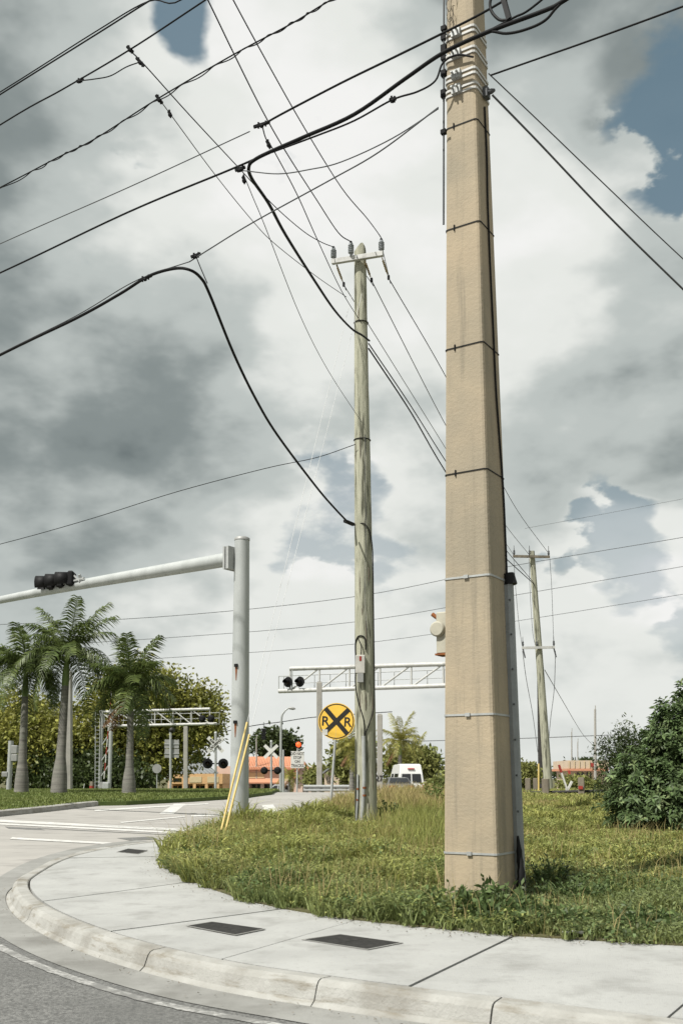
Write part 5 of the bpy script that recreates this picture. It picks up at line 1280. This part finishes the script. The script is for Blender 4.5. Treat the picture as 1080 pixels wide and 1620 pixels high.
# orange shop
oY = 128
ob = thing('orange_shop', Vector((P(310, 1262, oY).x, oY, zg(oY))), 'low orange building with cream panels and grey roof behind the crossbuck', 'building')
slab(ob, 'wall', m_orange, 268, 1240, 352, 1268, oY + 1.2, 8)
slab(ob, 'parapet', m_orange, 268, 1224, 352, 1240, oY, 9)
for x0, x1 in ((300, 319), (328, 346)): slab(ob, 'cream_panel', m_cream, x0, 1228.5, x1, 1238, oY - .05, .1)
slab(ob, 'window', m_glass, 274, 1231, 287, 1236.5, oY - .05, .1)
for x0, x1 in ((274, 289), (294, 306), (309, 324), (331, 342)):
    w_ = slab(ob, 'shopfront', m_glass, x0, 1243.5, x1, 1260, oY + 1.12, .1); MB().bar(P((x0 + x1) / 2, 1243.5, oY + 1.05), P((x0 + x1) / 2, 1260, oY + 1.05), .08).build('mullion', m_orange, w_)
for x0 in (271, 291, 308, 327, 345): q = P(x0, 1240, oY + .2); MB().box((q.x, q.y, (q.z + zg(oY)) / 2), (.35, .35, q.z - zg(oY))).build('column', m_orange, ob)
a, b, c, d = P(262, 1226, oY + 9.2), P(345, 1223, oY + 9.2), P(322, 1207.5, oY + 18), P(268, 1209, oY + 18)
rf = MB().add([a, b, c, d] + [v - Z * .25 for v in (a, b, c, d)], [(0, 1, 2, 3), (7, 6, 5, 4), (0, 4, 5, 1), (1, 5, 6, 2), (2, 6, 7, 3), (3, 7, 4, 0)]).build('roof', m_greyroof, ob)
for k in range(14): MB().bar(a.lerp(b, k / 13) + Z * .04, d.lerp(c, k / 13) + Z * .04, .10).build('roof_seam', m_greyroof, rf)
slab(ob, 'rear_wall', m_tan2, 266, 1224, 345, 1268, oY + 9.3, 8)
# grey gabled house, thatch-coloured hut, beige far shop
def hut(px0, px1, ye, yr, Y0, dep, wallm, roofm, label, name):
    c = P((px0 + px1) / 2, ye, Y0); t = thing(name, Vector((c.x, Y0, zg(Y0))), label, 'building'); slab(t, 'wall', wallm, px0 + 1, ye - 1, px1 - 1, 1264, Y0, dep)
    a, b, m_ = P(px0 - 2, ye, Y0 - .4), P(px1 + 2, ye, Y0 - .4), P((px0 + px1) / 2, yr, Y0 - .4); MB().prism([P(px0 + 1, ye, Y0 - .02), P(px1 - 1, ye, Y0 - .02), P((px0 + px1) / 2, yr + 1, Y0 - .02)], (0, .2, 0)).build('gable', wallm, t)
    MB().prism([a, m_, m_ + Z * .25, a + Z * .2], (0, dep + .8, 0)).build('roof', roofm, t); MB().prism([b, m_, m_ + Z * .25, b + Z * .2], (0, dep + .8, 0)).build('roof', roofm, t)
    w_ = slab(t, 'window', m_glass, px0 + 5, ye + 5, px0 + 10, ye + 15, Y0 - .06, .1); MB().bar(P(px0 + 7.5, ye + 5, Y0 - .1), P(px0 + 7.5, ye + 15, Y0 - .1), .05).build('mullion', wallm, w_)
hut(512, 546, 1224, 1211, 120, 8, m_tan2, m_greyroof, 'grey-roofed house half hidden behind the crossing sign post', 'gabled_house')
hut(655, 676, 1226, 1214, 110, 6, m_tan2, m_cream, 'pale hut roof just right of the white van', 'small_hut')
fb = thing('beige_shop', Vector((P(922, 1240, 132).x, 132, zg(132))), 'far beige flat building with orange band right of the leaning pole', 'building')
slab(fb, 'wall', m_tan2, 900, 1219, 960, 1262, 132, 8); slab(fb, 'roof_fascia', m_tan2, 897, 1203, 962, 1216, 131, 9); slab(fb, 'orange_band', m_tile, 896, 1216, 962, 1219.5, 130.8, 9.4)
for x0, x1 in ((912, 923), (927, 935)): w_ = slab(fb, 'window', m_glass, x0, 1222, x1, 1240, 131.9, .2); MB().bar(P((x0 + x1) / 2, 1222, 131.8), P((x0 + x1) / 2, 1240, 131.8), .1).build('mullion', m_tan2, w_)
for k in range(8): MB().bar(P(900 + 8 * k, 1203.5, 130.95), P(900 + 8 * k, 1215.5, 130.95), .12, .06).build('fascia_batten', m_cream, fb)
slab(fb, 'red_sign', m_red, 934, 1207, 942, 1213, 130.85, .1); slab(fb, 'red_post', m_red, 898, 1219, 902, 1234, 130.5, .3)

# ------------------------------------------------------------------ far wooden pole and its neighbours
fB = P(868, 1262, FPY); fB.z = zg(FPY); fT = P(840.5, 872, FPY)
fp = thing('leaning_utility_pole', fB, 'distant leaning wooden utility pole with two crossarms', 'utility pole'); fax = lambda py: fB.lerp(fT, (1262 - py) / (1262 - 872))
MB().tube([fB - Z * .3, fB.lerp(fT, .5), fT], [.22, .18, .135], 14).build('shaft', m_wood, fp)
for py, x0, x1 in ((881, 811, 869), (1024, 825, 877)):
    a, b = P(x0, py + (1 if py > 900 else -1), FPY - .25), P(x1, py, FPY - .25); MB().bar(a, b, .10, .12).build('crossarm', m_alum if py > 900 else m_timber, fp)
    for f in (.03, .45, .97):
        c = a.lerp(b, f); MB().lathe(c + Z * .06, [(.02, 0), (.05, .06), (.06, .12), (.04, .16), (.06, .2), (.02, .28), (.012, .5)], Z, 10).build('insulator', m_wireg, fp)
        if py > 900 and f != .45: MB().bar(c - Z * .05, c - Z * .5 + X * .1, .06).build('fuse', m_wireg, fp)
for x0, x1, pts in ((814, 826, [(812, 884), (815, 930), (820, 985), (825, 1020)]), (868, 874, [(869, 884), (872, 930), (874, 985), (875, 1018)]), (837, 845, [(836, 884), (838, 940), (842, 1000), (846, 1020)])): MB().tube(catmull([P(*p, FPY - .3) for p in pts], 4), .012, 5).build('drop_wire', m_wireg, fp)
wire([P(826, 1030, FPY - .3), P(832, 1075, 52), P(842, 1130, 55), P(850, 1190, 58)], .012, 'thin drop wire left below the lower far crossarm', m_wireg)
wire([P(878, 1030, FPY - .3), P(876, 1090, 52), P(870, 1140, 55), P(866, 1190, 58)], .012, 'thin drop wire right below the lower far crossarm', m_wireg)
wire([P(861, 1060, FPY), P(890, 1110, 70), P(920, 1160, 95), P(938, 1180, 118)], .018, 'thin wire falling from leaning pole to the far slim pole', m_wireg)
b = P(856, 1262, 62); b.z = zg(62); q_ = MB().tube([b, P(852, 1050, 62)], [.19, .13], 12); q_.place('black_utility_pole', m_dark, b, 'slim black pole just left of the leaning wooden pole', 'utility pole')
b = P(861, 1262, 75); b.z = zg(75); t = thing('dark_signal_pole', b, 'short dark pole between black pole and leaning pole', 'utility pole'); MB().tube([b, P(858, 1140, 75)], [.17, .12], 10).build('shaft', m_dark, t); MB().box(P(859.5, 1168, 74.6), (.4, .3, .5)).build('box', m_signback, t)
for px, y0, Y, lab, w_ in ((941, 1122, 118, 'slim grey pole rising from the beige shop', .42), (904, 1158, 160, 'far thin pole left of the beige shop roof', .32), (913.5, 1174, 170, 'shorter far thin pole above the beige shop roof', .28), (666, 1180, 150, 'far thin pole right of the white van', .3), (406, 1168, 150, 'thin pole above the pink building roof', .34)):
    b = P(px, 1262, Y); b.z = zg(Y); q_ = MB().tube([b, P(px - .5, y0, Y)], [w_ * .42, w_ * .28], 8); q_.bar(P(px, y0 + 1, Y), P(px, y0 - 6, Y), .08); q_.place('far_pole', m_conc, b, lab, 'pole', 'far poles on the skyline')
# timber bollards along a low cable
def bollard(px, y0, y1, Y, w, lab, mark=None):
    b = P(px, y1, Y); b.z = zg(Y); tp = P(px, y0, Y); t = thing('timber_bollard', b, lab, 'bollard', 'timber bollards at the back of the lot'); q_ = MB().box((b.x, b.y, (b.z + tp.z) / 2 - .05), (w, w, tp.z - b.z + .1), (Vector((.95, -.3, 0)), Vector((.3, .95, 0)), Z)); q_.build('post', m_timber, t, bevel=.015)
    if mark: MB().box((b.x - .06, b.y - w * .62, b.z + .35), (w * .7, .02, .12), (Vector((.95, -.3, 0)), Vector((.3, .95, 0)), Z)).build('red_mark', m_red, t)
bollard(863, 1232, 1264, 38, .26, 'stout dark timber bollard in front of the leaning pole')
bollard(919.5, 1230, 1266, 37, .22, 'timber bollard with a red mark beside the bush', True)
bollard(835, 1231, 1258, 44, .22, 'grey timber bollard nearest the concrete pole')
bollard(847, 1231, 1258, 45, .20, 'grey timber bollard behind the yellow marker')
b = P(851.5, 1258, 42); b.z = zg(42); q_ = MB().tube([b, P(851.5, 1208, 42)], .04, 8); q_.place('yellow_marker', m_yel, b, 'thin yellow cable marker among the timber bollards', 'marker')
q_ = MB().tube([P(800, 1254.5, 43), P(863, 1253.5, 38.2), P(919, 1252, 37.2), P(960, 1251, 37)], .055, 8); q_.place('low_rail', m_dark, P(863, 1253.5, 38.2), 'low dark pipe rail linking the timber bollards', 'rail')
q_ = MB().bar(P(826, 1255, 40.6), P(838, 1254.5, 40.0), .13, .10); q_.place('orange_marker', m_tile, P(832, 1255, 40.3), 'short orange sleeve on the low pipe rail', 'marker')
b = P(897, 1265, 40); b.z = zg(40); t = thing('broken_gate_arm', b, 'white forked gate stub with red tip standing by the bollards', 'gate arm'); MB().bar(b, P(896, 1247, 40), .10).build('post', m_signw, t); MB().bar(P(896, 1248, 40), P(887, 1222, 40), .12, .06).build('arm', m_signw, t); MB().bar(P(887, 1222, 40), P(883.5, 1210, 40), .14, .07).build('red_tip', m_red, t); MB().bar(P(897, 1250, 40), P(904, 1236, 40), .08).build('fork', m_signw, t)
b = P(682, 1258, 60); b.z = zg(60); t = thing('low_sign', b, 'small low red and grey sign behind the tall grass', 'road sign'); MB().box(P(681, 1240, 60), (.75, .04, .30)).build('sign_plate', m_signback, t); MB().box(P(681, 1240, 59.95), (.6, .03, .12)).build('red_panel', m_red, t); MB().bar(b, P(682, 1244, 60.05), .06).build('post', m_galv, t)

# ------------------------------------------------------------------ trees and bushes
def at(px, Y): return Vector(((px - 540) / 1608 * Y, Y, zg(Y)))
def crown(px0, px1, y0, y1, Y, n, seed, dep=None, rmin=.35):
    rd = random.Random(seed); s_ = Y / 1605; cx, cz = (px0 + px1) / 2, (y0 + y1) / 2; w, h = (px1 - px0) / 2 * s_, (y1 - y0) / 2 * s_; bz = zg(Y); base = at(cx, Y); out = []
    zc = EYE + (1230.6 - cz) * s_ - bz
    for k in range(n):
        a = rd.uniform(0, 6.28); rr = math.sqrt(rd.random()) * .62; r_ = rd.uniform(rmin, rmin + .2)
        out.append((math.cos(a) * rr * w, rd.uniform(-.5, .5) * (dep or w), zc + math.sin(a) * rr * h, r_ * w * 1.0, r_ * (dep or w), r_ * h * 1.05))
    return base, out
b, bl = crown(95, 345, 1055, 1240, 96, 24, 1, 4.5, .30); b9, bl9 = crown(285, 370, 1080, 1170, 96, 8, 3, 2.6); bl += [(x + b9.x - b.x, y, z, *r3) for x, y, z, *r3 in bl9]; tree('shade_tree', 'broad olive-yellow shade tree behind the left rail gantry', b, bl, 1750, 24, .50, .42, m_leafy, group='shade trees behind the median', trunk=(.45, .2))
b, bl = crown(-30, 150, 1075, 1250, 94, 20, 2, 4.5, .30); tree('shade_tree', 'olive-yellow shade tree behind the left and middle palms', b, bl, 1200, 24, .50, .42, m_leafy, group='shade trees behind the median', trunk=(.4, .2))
b, bl = crown(-160, 20, 1120, 1250, 98, 12, 4, 4.5); tree('shade_tree', 'olive-yellow shade tree cut by the left edge', b, bl, 700, 14, .44, .46, m_leafy, group='shade trees behind the median', trunk=(.4, .2))
b, bl = crown(-10, 260, 1190, 1258, 91, 12, 5, 2.4); tree('hedge_shrub', 'dark green undergrowth below the shade trees', b, bl, 1000, 14, .36, .40, m_leafd, 'shrub', trunk=(.1, .05))
b, bl = crown(385, 470, 1152, 1225, 172, 9, 6, 4); tree('far_tree', 'round dark green tree rising behind the pink building roof', b, bl, 700, 12, .55, .75, m_leafd, group='far trees', trunk=(.35, .2))
b, bl = crown(300, 325, 1195, 1240, 190, 5, 8, 2); tree('far_tree', 'small dark tree above the grey roof of the orange shop', b, bl, 250, 10, .5, .7, m_leafd, group='far trees', trunk=(.3, .2))
b, bl = crown(486, 530, 1208, 1250, 138, 6, 10, 3); tree('far_tree', 'low green tree between pink building and crossing sign', b, bl, 350, 12, .5, .6, m_leaff, group='far trees', trunk=(.3, .2))
b, bl = crown(530, 592, 1160, 1252, 88, 8, 11, 2); tree('far_tree', 'shaggy olive tree just left of the wooden pole', b, bl, 500, 12, .35, .45, m_leaff, group='far trees', trunk=(.3, .2))
b, bl = crown(604, 690, 1180, 1245, 100, 9, 12, 3); tree('far_tree', 'green tree mass behind the white van', b, bl, 650, 12, .42, .5, m_leaff, group='far trees', trunk=(.3, .2))
b, bl = crown(700, 860, 1205, 1256, 95, 10, 13, 3); tree('far_shrub', 'green shrubs behind the concrete pole and bollards', b, bl, 700, 12, .35, .45, m_leaff, 'shrub', 'far shrubs', trunk=(.1, .06))
b, bl = crown(800, 850, 1212, 1256, 60, 6, 14, 1.2); tree('far_shrub', 'pale green shrub right of the concrete pole', b, bl, 350, 12, .22, .26, m_leaff, 'shrub', 'far shrubs', trunk=(.1, .05))
b, bl = crown(868, 950, 1225, 1258, 62, 7, 15, 1.2); tree('far_shrub', 'light green undergrowth behind the forked gate stub', b, bl, 420, 12, .2, .26, m_leaff, 'shrub', 'far shrubs', trunk=(.1, .05))
b, bl = crown(675, 720, 1232, 1270, 46, 5, 16, .9); tree('far_shrub', 'bright yellow-green shrub touching the left side of concrete pole', b, bl, 300, 12, .16, .2, m_leaff, 'shrub', 'far shrubs', trunk=(.06, .04))
b, bl = crown(-400, -120, 1120, 1250, 110, 10, 17, 5); tree('far_tree', 'far tree beyond the left edge of the view', b, bl, 400, 10, .6, .7, m_leafd, group='far trees') if False else None
b, bl = crown(880, 960, 1205, 1240, 230, 8, 18, 4); tree('far_tree', 'dark far trees behind the beige shop', b, bl, 300, 10, .7, .9, m_leafd, group='far trees', trunk=(.3, .2))
b, bl = crown(690, 900, 1216, 1246, 240, 12, 19, 5); tree('far_tree', 'low far tree line on the horizon right of the van', b, bl, 600, 10, .7, .9, m_leafd, group='far trees', trunk=(.3, .2))
b, bl = crown(960, 1300, 1205, 1246, 220, 12, 20, 5); tree('far_tree', 'far tree line behind the big bush', b, bl, 500, 10, .7, .9, m_leafd, group='far trees', trunk=(.3, .2))
# the tall palms by the van
def fan_palm(px, yc, Y, label, n=16, L_=2.6, seed=30):
    base = at(px, Y); top = P(px, yc, Y); palm(base, top, label, n, L_, seed, (.26, .2, .16), dead=2, fm=m_frondy)
    o = [x for x in bpy.data.objects if x.get('label') == label][0]; o['group'] = 'far palms'; 
fan_palm(632, 1172, 92, 'yellow-green palm right of the pale concrete post', 20, 2.8, 31)
fan_palm(556, 1180, 84, 'shaggy palm with brown skirt between sign and wooden pole', 16, 2.0, 33)
fan_palm(655, 1196, 104, 'smaller palm above the white van', 16, 2.6, 37)
fan_palm(458, 1228, 140, 'small pale palm in front of the pink building', 12, 2.2, 41)

# big glossy bush on the right: rosettes of pointed leaves
def bush(label, base, blobs, nros, leaf, mat, seed, per=9):
    t = thing('large_bush', base, label, 'bush', 'bushes on the right'); bl = [(base.x + b[0], base.y + b[1], base.z + b[2], *b[3:]) for b in blobs]
    mb = MB()
    for b_ in bl: mb.tube(catmull([base, base.lerp(Vector(b_[:3]), .5) + Z * .15, Vector(b_[:3])], 4), [.06 - .005 * i for i in range(9)], 6)
    mb.build('branches', m_bark, t)
    pts, outv = crown_points(bl, nros, 1, .03, .5); k = pts[:, 2] > zgv(pts[:, 1]) + .05; pts, outv = pts[k], outv[k]
    outv = outv * .8 + np.array([0, 0, .6]) + rng.normal(size=outv.shape) * .3; outv /= np.linalg.norm(outv, axis=1)[:, None]
    a = np.cross(outv, [0.3, .2, .9]); a /= np.linalg.norm(a, axis=1)[:, None]; b2 = np.cross(outv, a)
    C_ = []; D_ = []
    for j in range(per):
        th = 2 * np.pi * j / per + rng.uniform(0, .5, len(pts)); tilt_ = rng.uniform(.1, .8, len(pts))[:, None]
        d = (a * np.cos(th)[:, None] + b2 * np.sin(th)[:, None]) + outv * tilt_; C_.append(pts - outv * (.03 * (j % 3))); D_.append(d)
    C_ = np.concatenate(C_); D_ = np.concatenate(D_); D_ /= np.linalg.norm(D_, axis=1)[:, None]; n = len(C_)
    L_ = (leaf * rng.uniform(.7, 1.25, n))[:, None]; s_ = np.cross(D_, np.tile(np.repeat(outv, 1, 0), (per, 1))); s_ /= np.linalg.norm(s_, axis=1)[:, None] + 1e-9
    V = np.stack([C_, C_ + D_ * L_ * .55 + s_ * L_ * .17, C_ + D_ * L_ - np.array([0, 0, 1]) * L_ * .25, C_ + D_ * L_ * .55 - s_ * L_ * .17], 1)
    i = np.arange(n)[:, None] * 4; npmesh('foliage', V.reshape(-1, 3), np.concatenate([i + [0, 1, 2], i + [0, 2, 3]], 1).reshape(-1, 3), mat, parent=t)
bb = at(1050, 19.5)
bush('big glossy dark green bush filling the right edge', bb, [(.05, 0, .7, .95, .9, .75), (-.5, -.2, .45, .75, .8, .55), (.5, .1, 1.45, .8, .8, .8), (.1, .2, 1.7, .55, .6, .5), (.75, .2, 2.2, .55, .6, .6), (.35, .1, 2.0, .5, .5, .6), (-.35, .1, 1.1, .6, .6, .5), (1.1, .2, 1.2, 1, 1, 1.2), (.6, .1, 2.55, .35, .4, .45), (.2, -.5, .35, .8, .5, .45), (1.0, -.4, .6, .9, .6, .7)], 3000, .145, m_leafb, 3)
b3 = at(985, 27)
tree('thin_shrub', 'thin airy olive shrub behind the big glossy bush', b3, [(0, 0, 1.3, .6, .5, .5), (-.35, 0, 1.55, .35, .4, .5), (.3, 0, 1.7, .5, .5, .45), (-.1, .1, .9, .6, .5, .5), (.1, 0, 2.0, .3, .3, .35), (-.2, 0, .5, .6, .5, .5)], 520, 12, .13, .11, m_leafd, 'shrub', 'bushes on the right', (.05, .02), .3, 6, .8)

# litter and small stones
for (px, py, s_, lab) in ((905, 1478, .06, 'small white paper scrap at the sidewalk edge'), (1065, 1424, .12, 'crumpled pale plastic bag lying in the grass on the right')):
    b = G(px, py, .03); V = []; rd = random.Random(px)
    for i in range(6):
        for j in range(5): V.append(b + Vector(((i - 2.5) * s_ * .5, (j - 2) * s_ * .35, rd.uniform(0, s_ * .5))))
    MB().add(V, [(i * 5 + j, i * 5 + j + 1, i * 5 + j + 6, i * 5 + j + 5) for i in range(5) for j in range(4)]).place('litter', m_litter, b, lab, 'litter')

scene.render.engine = 'CYCLES'
scene.cycles.max_bounces = 6; scene.cycles.diffuse_bounces = 3; scene.cycles.glossy_bounces = 2; scene.cycles.transmission_bounces = 3
